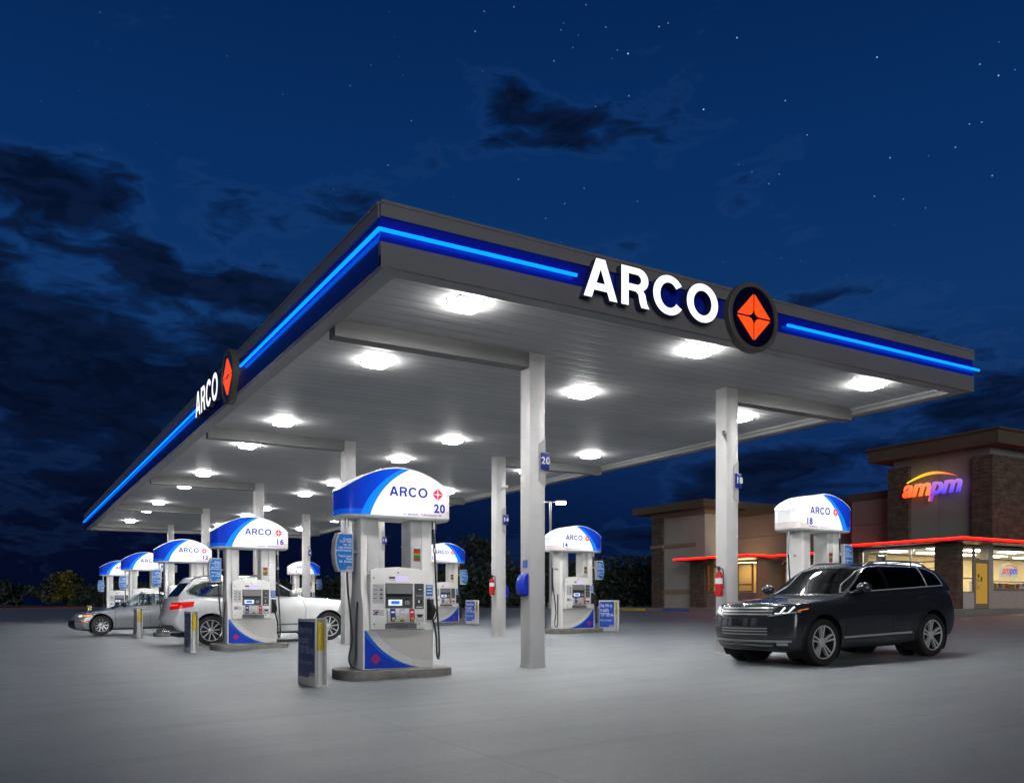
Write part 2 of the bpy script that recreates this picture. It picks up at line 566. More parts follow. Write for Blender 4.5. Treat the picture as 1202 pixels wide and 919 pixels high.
def canopy_sign(direction, start, disc_c, h, width):
    let, w = arco_loops(h, .12)
    k = width / w
    for ch, lp in let:
        me = loops_mesh([[(x*k, y) for x, y in l] for l in lp], .06)
        mb = MB(); mb.add_mesh(me)
        bmesh.ops.recalc_face_normals(mb.bm, faces=mb.bm.faces[:])
        for f in mb.bm.faces:
            f.material_index = 0 if f.normal.z > .9 else 1
        mb.move(facing(direction, start))
        mb.build('sign_letter', [letter_face, letter_side], canopy)
    # round emblem
    mb = MB()
    mb.lathe([(0,-.05),(.55,-.05),(.55,.075),(.535,.09),(.475,.09),(.47,.07),(0,.07)], 'z', (0,0,0), 56)
    for f in mb.bm.faces:
        c = f.calc_center_median()
        f.material_index = 1 if (c.z > .06 and math.hypot(c.x, c.y) < .47) else 0
    mb.move(facing(direction, disc_c))
    disc = mb.build('emblem_disc', [emblem_rim, emblem_bg], canopy, 40)
    mb = MB(); mb.add_mesh(loops_mesh(star_loops(.385, .042, .13), .006))
    mb.move(facing(direction, Vector(disc_c)) @ Matrix.Translation((0,0,.077)))
    mb.build('emblem_star', emblem_orange, disc)
canopy_sign('-y', Vector((7.00, CY0-.075, 5.365)), Vector((10.33, CY0-.03, 5.63)), .56, 2.53)
canopy_sign('-x', Vector((CX0-.075, 20.95, 5.375)), Vector((CX0-.03, 17.85, 5.63)), .56, 2.35)

# beams, lamps, columns
for y in ROWS:
    MB().box(CX0+.31, XA-CW-.002, y-.13, y+.13, 5.11, ZS+.02).build('beam', beam_shaded, canopy)
    MB().box(XB+CW+.002, CX1-.31, y-.13, y+.13, 5.11, ZS+.02).build('beam', beam_shaded, canopy)
LX = (5.72, 10.13, 14.53)
for r, y in enumerate(ROWS):
    for off in (-1.77, 1.63):
        for x in LX:
            yy = y + off
            mb = MB()
            mb.box(x-.225, x+.225, yy-.225, yy+.225, ZS-.018, ZS-.003, .004, 1)
            for s in (-1, 1):
                mb.box(x+s*.27-.045, x+s*.27+.045, yy-.02, yy+.02, ZS-.03, ZS-.004)
            fr = mb.build('ceiling_light', lamp_frame, canopy)
            mb = MB()
            a, b = .205, .185
            lo, hi = ZS-.100, ZS-.019
            pts = lambda s, z: [(x-s,yy-s,z),(x+s,yy-s,z),(x+s,yy+s,z),(x-s,yy+s,z)]
            A, B = pts(a, hi), pts(b, lo)
            mb.poly(B[::-1])
            mb.mi = 1
            for i in range(4): mb.poly([A[i], A[(i+1)%4], B[(i+1)%4], B[i]][::-1])
            mb.build('lens', [lamp_lens, lamp_side], fr)

def number_plate(num, col, x, y, z):
    """bracket with angled plates showing the pump number, on the right hand side of the column's front face"""
    mb = MB()
    mb.prism([(x+CW-.012, y-CW-.03), (x+CW+.03, y-CW-.03), (x+CW+.03, y+.02), (x+CW+.003, y+.02), (x+CW+.003, y-CW-.003), (x+CW-.012, y-CW-.003)], 'z', z-.12, z+.12)
    pl = mb.build('number_plate', M_plate, col)
    pl2 = MB().box(x-.02, x+CW-.02, y-CW-.04, y-CW-.004, z-.14, z+.14, .006, 1).build('number_plate', M_plate, col)
    me = text_mesh(str(num), .17, .002, .003)
    mb = MB().add_mesh(me, facing('-y', (x+CW/2-.02, y-CW-.043, z)))
    mb.build('number', text_white, pl2)
M_plate = M('plate_blue', (.012,.03,.22), .35)

LEFT_NUM = [20, 16, 12, 8, 4]
RIGHT_NUM = [18, 14, 10, 6, 2]
for x, nums in ((XA, LEFT_NUM), (XB, RIGHT_NUM)):
    for y, num in zip(ROWS, nums):
        mb = MB()
        z0 = g(x, y) - .05
        mb.box(x-CW, x+CW, y-CW, y+CW, z0, ZS+.03, .012, 2)
        # cover seam and base
        mb.box(x-CW-.004, x+CW+.004, y-CW-.004, y+CW+.004, g(x,y)+1.18, g(x,y)+1.195)
        mb.box(x-CW-.012, x+CW+.012, y-CW-.012, y+CW+.012, z0, g(x,y)+.035)
        col = mb.build('column', column_paint, canopy, 40)
        # number bracket: grey diamond backing and blue number flag on the right edge
        z = 3.52
        w = MB()
        w.prism([(x+CW*.15, z-.34), (x+CW+.001, z-.44), (x+CW+.001, z+.40), (x+CW*.15, z+.30)], 'y', y-CW-.010, y-CW-.0045)
        w.build('number_backing', M_back if 'M_back' in globals() else globals().setdefault('M_back', M('backing_grey', (.36,.36,.365), .5)), col)
        f = MB().box(x+CW*.35, x+CW+.06, y-CW-.055, y-CW-.012, z-.14, z+.15, .012, 2).build('number_plate', M_plate, col, 40)
        mb = MB().add_mesh(text_mesh(str(num), .17, .002, .003, 0, 'CENTER', 1.1), facing('-y', (x+CW*.35+.077, y-CW-.058, z+.005)))
        mb.build('number', text_white, f)

# ------------------------------------------------------------------ fuel pumps
def circle3(p, q, r):
    ax, ay = p; bx, by = q; cx, cy = r
    d = 2*(ax*(by-cy)+bx*(cy-ay)+cx*(ay-by))
    ux = ((ax*ax+ay*ay)*(by-cy)+(bx*bx+by*by)*(cy-ay)+(cx*cx+cy*cy)*(ay-by))/d
    uy = ((ax*ax+ay*ay)*(cx-bx)+(bx*bx+by*by)*(ax-cx)+(cx*cx+cy*cy)*(bx-ax))/d
    return ux, uy, math.hypot(ax-ux, ay-uy)

TZ0, TZ1 = 2.52, 3.26     # topper bottom and peak
def topper_material(s):
    """lit acrylic: white disc, pale blue swoosh, deep blue wing; s = 1 wing on the left, -1 on the right"""
    m, t, out = new_mat('topper_graphic')
    p = t.node('ShaderNodeBsdfPrincipled'); t.nt.links.new(p.outputs[0], out.inputs[0])
    o = t.sep(t.obj())
    x = o[0] if s == 1 else t.m('MULTIPLY', o[0], -1)
    z = o[2]
    def dist(c):
        dx = t.m('SUBTRACT', x, c[0]); dz = t.m('SUBTRACT', z, c[1])
        return t.m('SQRT', t.m('ADD', t.m('MULTIPLY', dx, dx), t.m('MULTIPLY', dz, dz)))
    cw = circle3((.24,3.29), (-.33,2.88), (-.53,2.46))
    cb = circle3((.12,3.30), (-.48,2.86), (-.68,2.50))
    inw = t.ss(dist(cw), cw[2]-.004, cw[2]+.004, 1, 0)
    inb = t.ss(dist(cb), cb[2]-.004, cb[2]+.004, 1, 0)
    inw = t.m('MAXIMUM', inw, t.ss(x, .22, .23, 0, 1))
    inb = t.m('MAXIMUM', inb, t.ss(x, .10, .11, 0, 1))
    strip = t.ss(z, 2.60, 2.605, 1, 0)
    dark = t.mix(t.ss(x, -.95, .1, 0, 1), (.004,.030,.42), (.003,.075,.72))
    c = t.mix(t.m('MULTIPLY', strip, .75), dark, (.004,.13,.80))
    c = t.mix(inb, c, (.006,.235,.90))
    # a pale grey-pink wave along the bottom of the white part
    wave = t.m('ADD', 2.60, t.m('MULTIPLY', t.m('SUBTRACT', x, .3), .09))
    wv = t.ss(t.m('SUBTRACT', wave, z), -.004, .004, 0, 1)
    whit = t.mix(t.m('MULTIPLY', wv, t.ss(x, -.1, .6, 0, 1)), (.95,.95,.97), (.78,.70,.70))
    c = t.mix(inw, c, whit)
    t.put(p.inputs['Base Color'], t.mix(1.0, c, (.5,.5,.5), 'MULTIPLY'))
    p.inputs['Roughness'].default_value = .22
    t.put(p.inputs['Emission Color'], c)
    # tubes behind the face: slightly brighter in the middle, dimmer towards the ends
    glow = t.m('MULTIPLY', t.ss(t.m('ABSOLUTE', x), .55, 1.0, 1.0, .72), t.mr(t.noise(t.obj(), 2.2, 2), .3, .7, .93, 1.05))
    t.put(p.inputs['Emission Strength'], t.m('MULTIPLY', glow, .84))
    return m

def kick_material(s):
    m, t, out = new_mat('kick_graphic')
    p = t.node('ShaderNodeBsdfPrincipled'); t.nt.links.new(p.outputs[0], out.inputs[0])
    o = t.sep(t.obj())
    x = o[0] if s == 1 else t.m('MULTIPLY', o[0], -1)
    z = o[2]
    c = circle3((-.56,.745), (-.17,.34), (.42,.135))
    dx = t.m('SUBTRACT', x, c[0]); dz = t.m('SUBTRACT', z, c[1])
    d = t.m('SQRT', t.m('ADD', t.m('MULTIPLY', dx, dx), t.m('MULTIPLY', dz, dz)))
    outm = t.ss(d, c[2]-.003, c[2]+.003, 0, 1)
    out2 = t.ss(t.m('ADD', d, t.m('MULTIPLY', x, .05)), c[2]+.028, c[2]+.034, 0, 1)
    pale = t.ss(d, c[2]-.12, c[2]-.11, 0, 1)
    n = t.noise(t.pos(), 5, 4)
    w = t.mix(pale, (.56,.55,.53), (.66,.65,.63))
    w = t.mix(t.ss(n, .55, .75, 0, .15), w, (.25,.24,.22))
    col = t.mix(outm, w, (.012,.14,.60))
    col = t.mix(out2, col, (.008,.045,.48))
    t.put(p.inputs['Base Color'], col)
    p.inputs['Roughness'].default_value = .32
    return m

screen_lilac = M('screen_lilac', (.3,.25,.4), .2, emis=(.62,.52,.85), estr=.9, sample=False)
screen_white = M('screen_white', (.5,.5,.5), .2, emis=(.75,.85,.95), estr=.85, sample=False)
screen_blue = M('screen_blue', (.02,.1,.4), .2, emis=(.02,.16,.62), estr=.9, sample=False)
sticker_blue = M('sticker_blue', (.05,.16,.52), .4)
sticker_red = M('sticker_red', (.50,.03,.07), .4)
sticker_pale = M('sticker_pale', (.50,.50,.55), .4)
ink = M('ink', (.06,.06,.07), .5)
topper_top = M('topper_edge', (.75,.75,.74), .35, emis=(.85,.88,.9), estr=.25, sample=False)
topper_under = M('topper_under', (.62,.64,.61), .4, emis=(.8,.85,.8), estr=.10, sample=False)
star_red = M('star_red', (.60,.02,.05), .4, emis=(.75,.02,.06), estr=.65, sample=False)
lit_blue_text = M('lit_blue_text', (.01,.02,.25), .4, emis=(.012,.02,.32), estr=.5, sample=False)
kick_red = M('kick_red', (.60,.012,.05), .4)

def make_pump(s, label):
    """s = 1: left row (wing and side sign on the left); s = -1: right row"""
    T = thing('fuel_pump', label, 'fuel pump', (0,0,0), 0, 'fuel pumps under the canopy')
    # ---- lower cabinet and side pods
    mb = MB()
    mb.box(-.60, .60, -.285, .285, .13, .743, .012, 2)
    mb.box(-.47, .40, -.27, .27, .7435, 1.60, .01, 2)
    cab = mb.build('cabinet', pump_white, T, 40)
    sx0, sx1 = -.605, -.502
    def pod(x0, x1, name):
        prof = [(-.295,.132),(-.295,.95),(-.285,1.10),(-.255,1.22),(-.215,1.32),(-.20,1.40),(-.20,2.49),(.20,2.49),(.20,1.40),(.215,1.32),(.255,1.22),(.285,1.10),(.295,.95),(.295,.132)]
        MB().prism(prof, 'x', x0, x1, .008, 2).build(name, pump_white, T, 40)
    pod(sx0, sx1, 'side_pod'); pod(.43, .605, 'side_pod')
    # uprights carrying the topper
    for x0, x1 in ((-.498, -.30), (.24, .426)):
        mb = MB().box(x0, x1, -.19, .19, 1.601, 2.50, .012, 2)
        mb.box(x0-.004, x1+.004, -.196, .196, 2.07, 2.085)
        mb.build('upright', pump_grey, T, 40)
    # ---- kick panel with the swoosh
    k = MB().box(-.58, .58, -.2975, -.287, .142, .735, .003, 1).build('kick_panel', kick_material(s), T)
    me = loops_mesh(star_loops(.085, .05, .15), .001)
    MB().add_mesh(me, facing('-y', (-.40*s, -.300, .29))).build('star_emblem', kick_red, k)
    # ---- door with its fittings
    mb = MB()
    mb.prism([(-.50,.748),(.425,.748),(.425,1.665),(.30,1.70),(-.04,1.725),(-.38,1.70),(-.50,1.665)], 'y', -.335, -.272, .012, 2)
    door = mb.build('door', pump_white, T, 40)
    X = lambda u: -.50 + .925*u
    Z = lambda v: .748 + .93*v
    Y = -.336
    def plate(u0, u1, v0, v1, dp, mat, name, bev=.003, y0=None):
        return MB().box(X(u0), X(u1), Y-dp, Y-.0005 if y0 is None else y0, Z(v0), Z(v1), bev, 1).build(name, mat, door)
    plate(.455, .67, .815, .895, .004, screen_lilac, 'display')
    plate(.33, .44, .85, .885, .003, ink, 'label_strip', .001)
    plate(.35, .44, .82, .832, .003, sticker_pale, 'label_strip', .001)
    # payment recess: frame with a slanted hood, screen, keypad
    mb = MB()
    mb.box(X(.265), X(.765), Y-.010, Y-.0005, Z(.355), Z(.775), .004, 1)
    mb.mi = 1
    mb.prism([(Y-.012,Z(.60)),(Y-.045,Z(.60)),(Y-.012,Z(.765))], 'x', X(.275), X(.755))
    mb.mi = 2
    mb.box(X(.275), X(.755), Y-.0125, Y-.0102, Z(.555), Z(.598))
    mb.build('payment_panel', [dark_grey, mid_grey, black_plastic], door)
    plate(.315, .565, .40, .50, .016, screen_white, 'screen', .003, Y-.0105)
    plate(.365, .515, .425, .478, .020, screen_blue, 'screen_window', .002, Y-.0165)
    mb = MB()
    mb.box(X(.60), X(.71), Y-.016, Y-.0105, Z(.41), Z(.515), .002, 1)
    mb.mi = 1
    for i in range(3):
        for j in range(4):
            mb.box(X(.612+.032*i), X(.634+.032*i), Y-.021, Y-.0165, Z(.418+.018*j), Z(.431+.018*j))
    mb.build('keypad', [black_plastic, light_grey], door)
    mb = MB()
    mb.box(X(.795), X(.972), Y-.008, Y-.0005, Z(.345), Z(.775), .004, 1)
    mb.mi = 1
    mb.box(X(.84), X(.935), Y-.020, Y-.0085, Z(.645), Z(.70), .004, 1)
    mb.box(X(.835), X(.93), Y-.022, Y-.0085, Z(.43), Z(.50), .006, 1)
    mb.mi = 2
    mb.box(X(.855), X(.92), Y-.028, Y-.0205, Z(.665), Z(.682))
    mb.box(X(.855), X(.885), Y-.030, Y-.0225, Z(.445), Z(.49))
    mb.box(X(.82), X(.95), Y-.010, Y-.0085, Z(.565), Z(.573))
    mb.box(X(.83), X(.95), Y-.010, Y-.0085, Z(.365), Z(.385))
    mb.build('card_reader', [dark_grey, black_plastic, light_grey], door)
    # instruction labels
    mb = MB(); mb.box(X(.035), X(.235), Y-.002, Y-.0005, Z(.435), Z(.755))
    mb.mi = 1
    for v in (.735, .665, .655, .595, .585, .525, .515): mb.box(X(.05), X(.05+R.uniform(.05,.09)), Y-.003, Y-.0022, Z(v), Z(v+.006))
    for v in (.70, .63, .56, .49): mb.box(X(.04), X(.23), Y-.003, Y-.0022, Z(v), Z(v+.002))
    for v in (.65, .575, .51):
        mb.box(X(.165), X(.215), Y-.003, Y-.0022, Z(v), Z(v+.022)); mb.box(X(.18), X(.195), Y-.003, Y-.0022, Z(v+.023), Z(v+.035))
    mb.build('instruction_label', [light_grey, ink], door)
    mb = MB(); mb.box(X(.04), X(.24), Y-.002, Y-.0005, Z(.235), Z(.325)); mb.mi = 1
    mb.box(X(.04), X(.155), Y-.003, Y-.0022, Z(.312), Z(.326)); mb.mi = 2
    mb.box(X(.055), X(.12), Y-.003, Y-.0022, Z(.25), Z(.27)); mb.box(X(.08), X(.14), Y-.003, Y-.0022, Z(.275), Z(.30))
    mb.build('warning_label', [sticker_pale, sticker_red, text_blue], door)
    # grade panel, bowed out of the door
    mb = MB()
    mb.prism([(Y-.001,Z(.10)),(Y-.045,Z(.115)),(Y-.06,Z(.20)),(Y-.05,Z(.30)),(Y-.012,Z(.354)),(Y-.001,Z(.354))], 'x', X(.285), X(.79), .006, 2)
    gp = mb.build('grade_panel', light_grey, door, 40)
    for u, mat in ((.375, text_blue), (.545, sticker_pale), (.725, sticker_red)):
        mb = MB(); ml = Matrix.Translation((X(u), Y-.0635, Z(.255))) @ Matrix.Rotation(math.radians(-9), 4, 'X')
        mb.box(-.042, .042, -.004, .004, -.085, .085, 0, 1, ml)
        mb.mi = 1
        mb.box(-.026, .026, -.007, -.0045, .02, .045, 0, 1, ml)
        mb.build('grade_label', [mat, text_white], gp)
        mb = MB(); mb.box(X(u)-.034, X(u)+.034, Y-.074, Y-.052, Z(.135), Z(.215), .008, 2)
        mb.mi = 1
        mb.box(X(u)-.023, X(u)+.023, Y-.082, Y-.0745, Z(.15), Z(.20), .004, 1)
        mb.build('grade_button', [black_plastic, yellow_paint], gp)
    mb = MB(); mb.prism([(Y-.001,Z(.012)),(Y-.012,Z(.012)),(Y-.03,Z(.098)),(Y-.001,Z(.098))], 'x', X(.26), X(.83)); mb.mi = 1
    mb.box(X(.44), X(.66), Y-.024, Y-.018, Z(.035), Z(.05))
    mb.build('drip_tray', [mid_grey, ink], door)
    mb = MB(); mb.box(X(.82), X(.975), Y-.006, Y-.0005, Z(.12), Z(.265), .003, 1); mb.mi = 1
    mb.prism([(X(.84),Z(.25)),(X(.955),Z(.25)),(X(.935),Z(.20)),(X(.86),Z(.20))], 'y', Y-.009, Y-.0065)
    mb.build('receipt_slot', [light_grey, black_plastic], door)
    mb = MB()
    for u, v in ((.06,.86),(.07,.09),(.885,.09),(.5,.955)): mb.lathe([(0,-.006),(.010,-.006),(.012,0)], 'y', (X(u), Y+.001, Z(v)), 10)
    mb.build('screw', black_plastic, door)
    # ---- right hand nozzle bay
    mb = MB(); mb.box(.435, .60, -.318, -.2965, .86, 1.24, .012, 2)
    bay = mb.build('nozzle_holder', light_grey, T, 40)
    MB().box(.46, .58, -.3215, -.3185, .89, 1.22, .001, 1).build('boot', black_plastic, bay)
    mb = MB()
    P = smooth_path([(.50,-.335,1.20),(.515,-.375,1.15),(.53,-.40,1.08),(.535,-.40,1.00),(.53,-.375,.93)], 6)
    mb.tube(P, [.022+.016*math.sin(PI*i/(len(P)-1)) for i in range(len(P))], 10)
    mb.box(.495, .565, -.425, -.335, 1.02, 1.13, .018, 2)
    mb.tube(smooth_path([(.53,-.375,1.10),(.55,-.46,1.06),(.555,-.475,.97),(.545,-.43,.90)], 6), .011, 8)
    mb.tube([(.50,-.335,1.20),(.49,-.33,1.235)], .012, 8)
    mb.build('nozzle', rubber, T, 50)
    mb = MB().box(.455, .575, -.299, -.2955, 1.27, 1.45); mb.mi = 1
    for z in (1.41, 1.36, 1.31): mb.box(.47, .56, -.3005, -.2992, z, z+.018)
    mb.build('notice_label', [sticker_blue, text_white], T)
    mb = MB(); mb.box(.29, .40, -.196, -.1915, 1.83, 2.03)
    for i, z in enumerate((1.97, 1.92, 1.87, 1.84)):
        mb.mi = 1 + i; mb.box(.295, .395, -.198, -.1965, z, z+.038 if i < 3 else z+.022)
    mb.build('price_label', [ink, red_paint, yellow_paint, green_paint, red_paint], T)
    # ---- hoses
    for xs, nm in ((-.76, 0), (.665, 1)):
        yh = .16 if nm == 0 else 0
        mb = MB()
        if nm == 1:
            pts = [(xs-.01,-.16,2.42),(xs,-.19,1.9),(xs+.01,-.24,1.2),(xs+.03,-.28,.62),(xs+.025,-.30,.33),(xs-.01,-.34,.27),(xs-.045,-.36,.36),(.60,-.385,.62),(.555,-.385,.84),(.53,-.375,.93)]
        else:
            pts = [(xs,0,2.42),(xs,0,1.9),(xs,-.04,1.4),(xs+.02,-.10,1.0),(xs+.035,-.14,.6),(xs-.02,-.16,.30),(xs+.03,-.18,.175),(xs+.085,-.16,.28),(xs+.10,-.14,.7),(-.63,-.10,1.05),(-.60,-.06,1.18)]
        mb.tube(smooth_path(pts, 8), .017, 8)
        mb.build('hose', hose_mat, T, 60)
        mb = MB(); mb.tube([(xs,-.16+yh,2.52),(xs,-.16+yh,2.36)], .035, 12); mb.tube([(xs,-.16+yh,2.38),(xs,-.175+yh,2.02)], .022, 10)
        mb.tube([(xs, -.175+yh, 2.05),(xs,-.178+yh,1.98)], .03, 10)
        mb.tube([(xs,-.16+yh,2.46),(xs*.72,.02,2.46)], .02, 8)
        if nm == 0: mb.tube([(xs,-.15,1.95),(xs*.78,-.05,1.95)], .02, 8)
        mb.build('hose_bracket', steel, T, 50)
    # ---- topper
    plan = [(-.93,.14),(-.93,-.14),(-.918,-.20),(-.885,-.265),(-.83,-.32),(-.75,-.355),(-.62,-.37),(.62,-.37),(.75,-.355),(.83,-.32),(.885,-.265),(.918,-.20),(.93,-.14),(.93,.14)]
    plan += [(x, -y) for x, y in plan[1:-1]][::-1]
    ztop = lambda x: TZ1 - .36*abs(x/.93)**2.0
    # dense plan for a smooth arch
    dense = []
    n = len(plan)
    for i in range(n):
        a, b = plan[i], plan[(i+1) % n]
        k = max(1, int(math.hypot(b[0]-a[0], b[1]-a[1])/.08))
        for q in range(k): dense.append((a[0]+(b[0]-a[0])*q/k, a[1]+(b[1]-a[1])*q/k))
    bm = bmesh.new()
    lo = [bm.verts.new((x, y, TZ0)) for x, y in dense]
    hi = [bm.verts.new((x, y, ztop(x))) for x, y in dense]
    N = len(dense)
    for i in range(N):
        f = bm.faces.new((lo[i], lo[(i+1)%N], hi[(i+1)%N], hi[i])); f.material_index = 0
    # rolled top edge and roof
    e1 = [bm.verts.new((x*1.006, y*1.012, ztop(x)+.008)) for x, y in dense]
    e2 = [bm.verts.new((x*.985, y*.97, ztop(x)+.022)) for x, y in dense]
    for A, B in ((hi, e1), (e1, e2)):
        for i in range(N):
            f = bm.faces.new((A[i], A[(i+1)%N], B[(i+1)%N], B[i])); f.material_index = 1
    # roof: bridge every outline point to its mirror image across the long axis
    key = {(round(x, 4), round(y, 4)): i for i, (x, y) in enumerate(dense)}
    mir = [key[(round(x, 4), round(-y, 4))] for x, y in dense]
    for i in range(N):
        k = (i+1) % N
        if dense[i][1] <= 1e-6 and dense[k][1] <= 1e-6 or (dense[i][1] < 0 and dense[k][1] < 0):
            q = []
            for v in (e2[i], e2[k], e2[mir[k]], e2[mir[i]]):
                if v not in q: q.append(v)
            if len(q) >= 3:
                f = bm.faces.new(q); f.material_index = 1
    b1 = [bm.verts.new((x*.97, y*.95, TZ0-.035)) for x, y in dense]
    for i in range(N):
        f = bm.faces.new((lo[(i+1)%N], lo[i], b1[i], b1[(i+1)%N])); f.material_index = 2
    f = bm.faces.new(b1); f.material_index = 2
    bmesh.ops.recalc_face_normals(bm, faces=bm.faces[:])
    mb = MB(); mb.bm.free(); mb.bm = bm
    top = mb.build('topper', [topper_material(s), topper_top, topper_under], T, 35)
    YF = -.3715
    let, w = arco_loops(1.0, .13)
    tx0, tx1 = (-.20, .45) if s == 1 else (-.52, .10)
    tz = 2.83; ch = .15
    mb = MB()
    for c_, lp in let:
        # lighter weight than the roof letters
        lp2 = [[(tx0 + x/w*(tx1-tx0), tz + y*ch) for x, y in l] for l in lp]
        mb.add_mesh(loops_mesh(lp2), facing('-y', (0, YF-.002, 0)))
    mb.build('sign_text', lit_blue_text, top)
    sxp = .63 if s == 1 else .28
    me = loops_mesh(star_loops(.105, .05, .15))
    MB().add_mesh(me, facing('-y', (sxp, YF-.002, tz+.065))).build('star_emblem', star_red, top)
    nx = .70 if s == 1 else -.55
    num = MB().add_mesh(text_mesh('00', .18, 0, .009), facing('-y', (nx if s == -1 else .66, YF-.003, 2.665))).build('number', lit_blue_text, top)
    mb = MB().add_mesh(text_mesh('NO SMOKING    TURN ENGINE OFF', .042, 0, .0005), facing('-y', (.36 if s == 1 else -.22, YF-.002, 2.555)))
    mb.build('small_text', lit_blue_text, top)
    # ---- D shaped side sign
    xr = -.735*s
    out_ = lambda d: xr - d*s
    prof = [(out_(0),1.64),(out_(.24),1.64),(out_(.285),1.76),(out_(.305),1.93),(out_(.285),2.12),(out_(.24),2.235),(out_(0),2.235)]
    mb = MB().prism(prof, 'y', -.235, -.06, .01, 2)
    sg = mb.build('side_sign', light_grey, T, 40)
    prof = [(out_(.02),1.72),(out_(.10),1.72),(out_(.125),1.665),(out_(.225),1.665),(out_(.262),1.77),(out_(.28),1.93),(out_(.262),2.11),(out_(.225),2.21),(out_(.02),2.21)]
    MB().prism(prof, 'y', -.2385, -.2355).build('sign_face', sign_blue, sg)
    me = text_mesh('Quality\nTOP TIER\ngas can\nhelp engine\nperformance.\n\nThank your\nlocal\nMr. Engine', .047, 0, .001, 0, 'RIGHT' if s == 1 else 'LEFT', 1.0, None, .92)
    MB().add_mesh(me, facing('-y', (out_(.03), -.2400, 1.965))).build('sign_text', text_white, sg)
    let, w = arco_loops(1.0, .13)
    mb = MB()
    for c_, lp in let: mb.add_mesh(loops_mesh([[(x*.026, y*.026) for x, y in l] for l in lp]), facing('-y', (out_(.105) if s == 1 else out_(.02)-.0, -.2375, 1.677)))
    mb.build('small_text', text_blue, sg)
    return T

pump_l = make_pump(1, 'x'); pump_r = make_pump(-1, 'x')
XPL, XPR, DYP = 5.42, 15.30, .22
LABELS_L = {20: 'fuel pump numbered 20 with blue wing topper, beside the column marked 20',
            16: 'fuel pump numbered 16 with blue wing topper, standing before the middle of the white SUV',
            12: 'fuel pump numbered 12 with blue wing topper, behind the tail of the white SUV',
            8: 'fuel pump numbered 8 with blue wing topper, directly behind the grey sedan hood and roof',
            4: 'small distant fuel pump numbered 4, half hidden by pump 8 behind the grey sedan'}
LABELS_R = {18: 'fuel pump numbered 18 with blue right wing, rising behind the dark SUV',
            14: 'fuel pump numbered 14 with blue right wing, right of the tall column marked 20',
            10: 'fuel pump numbered 10 with blue right wing, just right of pump 20 in the distance',
            6: 'distant fuel pump numbered 6 with blue right wing, seen over the white SUV windshield',
            2: 'farthest fuel pump numbered 2 with blue right wing, at the far end of the canopy'}
def set_number(root, n):
    for ch in root.children:
        for c2 in ch.children:
            if c2.name.startswith('number') and ch.name.startswith('topper'):
                x = sum(v.co.x for v in c2.data.vertices)/len(c2.data.vertices)
                me = text_mesh(str(n), .185, 0, .007, 0, 'CENTER', 1.12)
                mb = MB().add_mesh(me, facing('-y', (x, -.3745, 2.665)))
                nm = bpy.data.meshes.new('number'); mb.bm.to_mesh(nm); mb.bm.free()
                nm.materials.append(lit_blue_text); c2.data = nm
island_fmt = 'low rounded grey concrete island under fuel pump %d'
def make_island(x, y, n):
    mb = MB()
    pts = arc(-.70, 0, .24, .54, 270, 90, 10) + arc(.70, 0, .24, .54, 90, -90, 10)
    mb.prism(pts, 'z', -.06, .13, .02, 2)
    o = mb.build('pump_island', concrete, None, 50)
    o.location = (x, y, g(x, y))
    tag(o, island_fmt % n, 'pump island', 'concrete islands under the pumps')
first = {}
for k, y in enumerate(ROWS):
    for s, x, nums, labs, proto in ((1, XPL, LEFT_NUM, LABELS_L, pump_l), (-1, XPR, RIGHT_NUM, LABELS_R, pump_r)):
        n = nums[k]
        o = proto if k == 0 else dup(proto)
        o.location = (x, y + DYP, g(x, y + DYP))
        o['label'] = labs[n]
        first[n] = o
for k, y in enumerate(ROWS):
    set_number(first[LEFT_NUM[k]], LEFT_NUM[k]); set_number(first[RIGHT_NUM[k]], RIGHT_NUM[k])
    make_island(XPL, y + DYP, LEFT_NUM[k]); make_island(XPR, y + DYP, RIGHT_NUM[k])

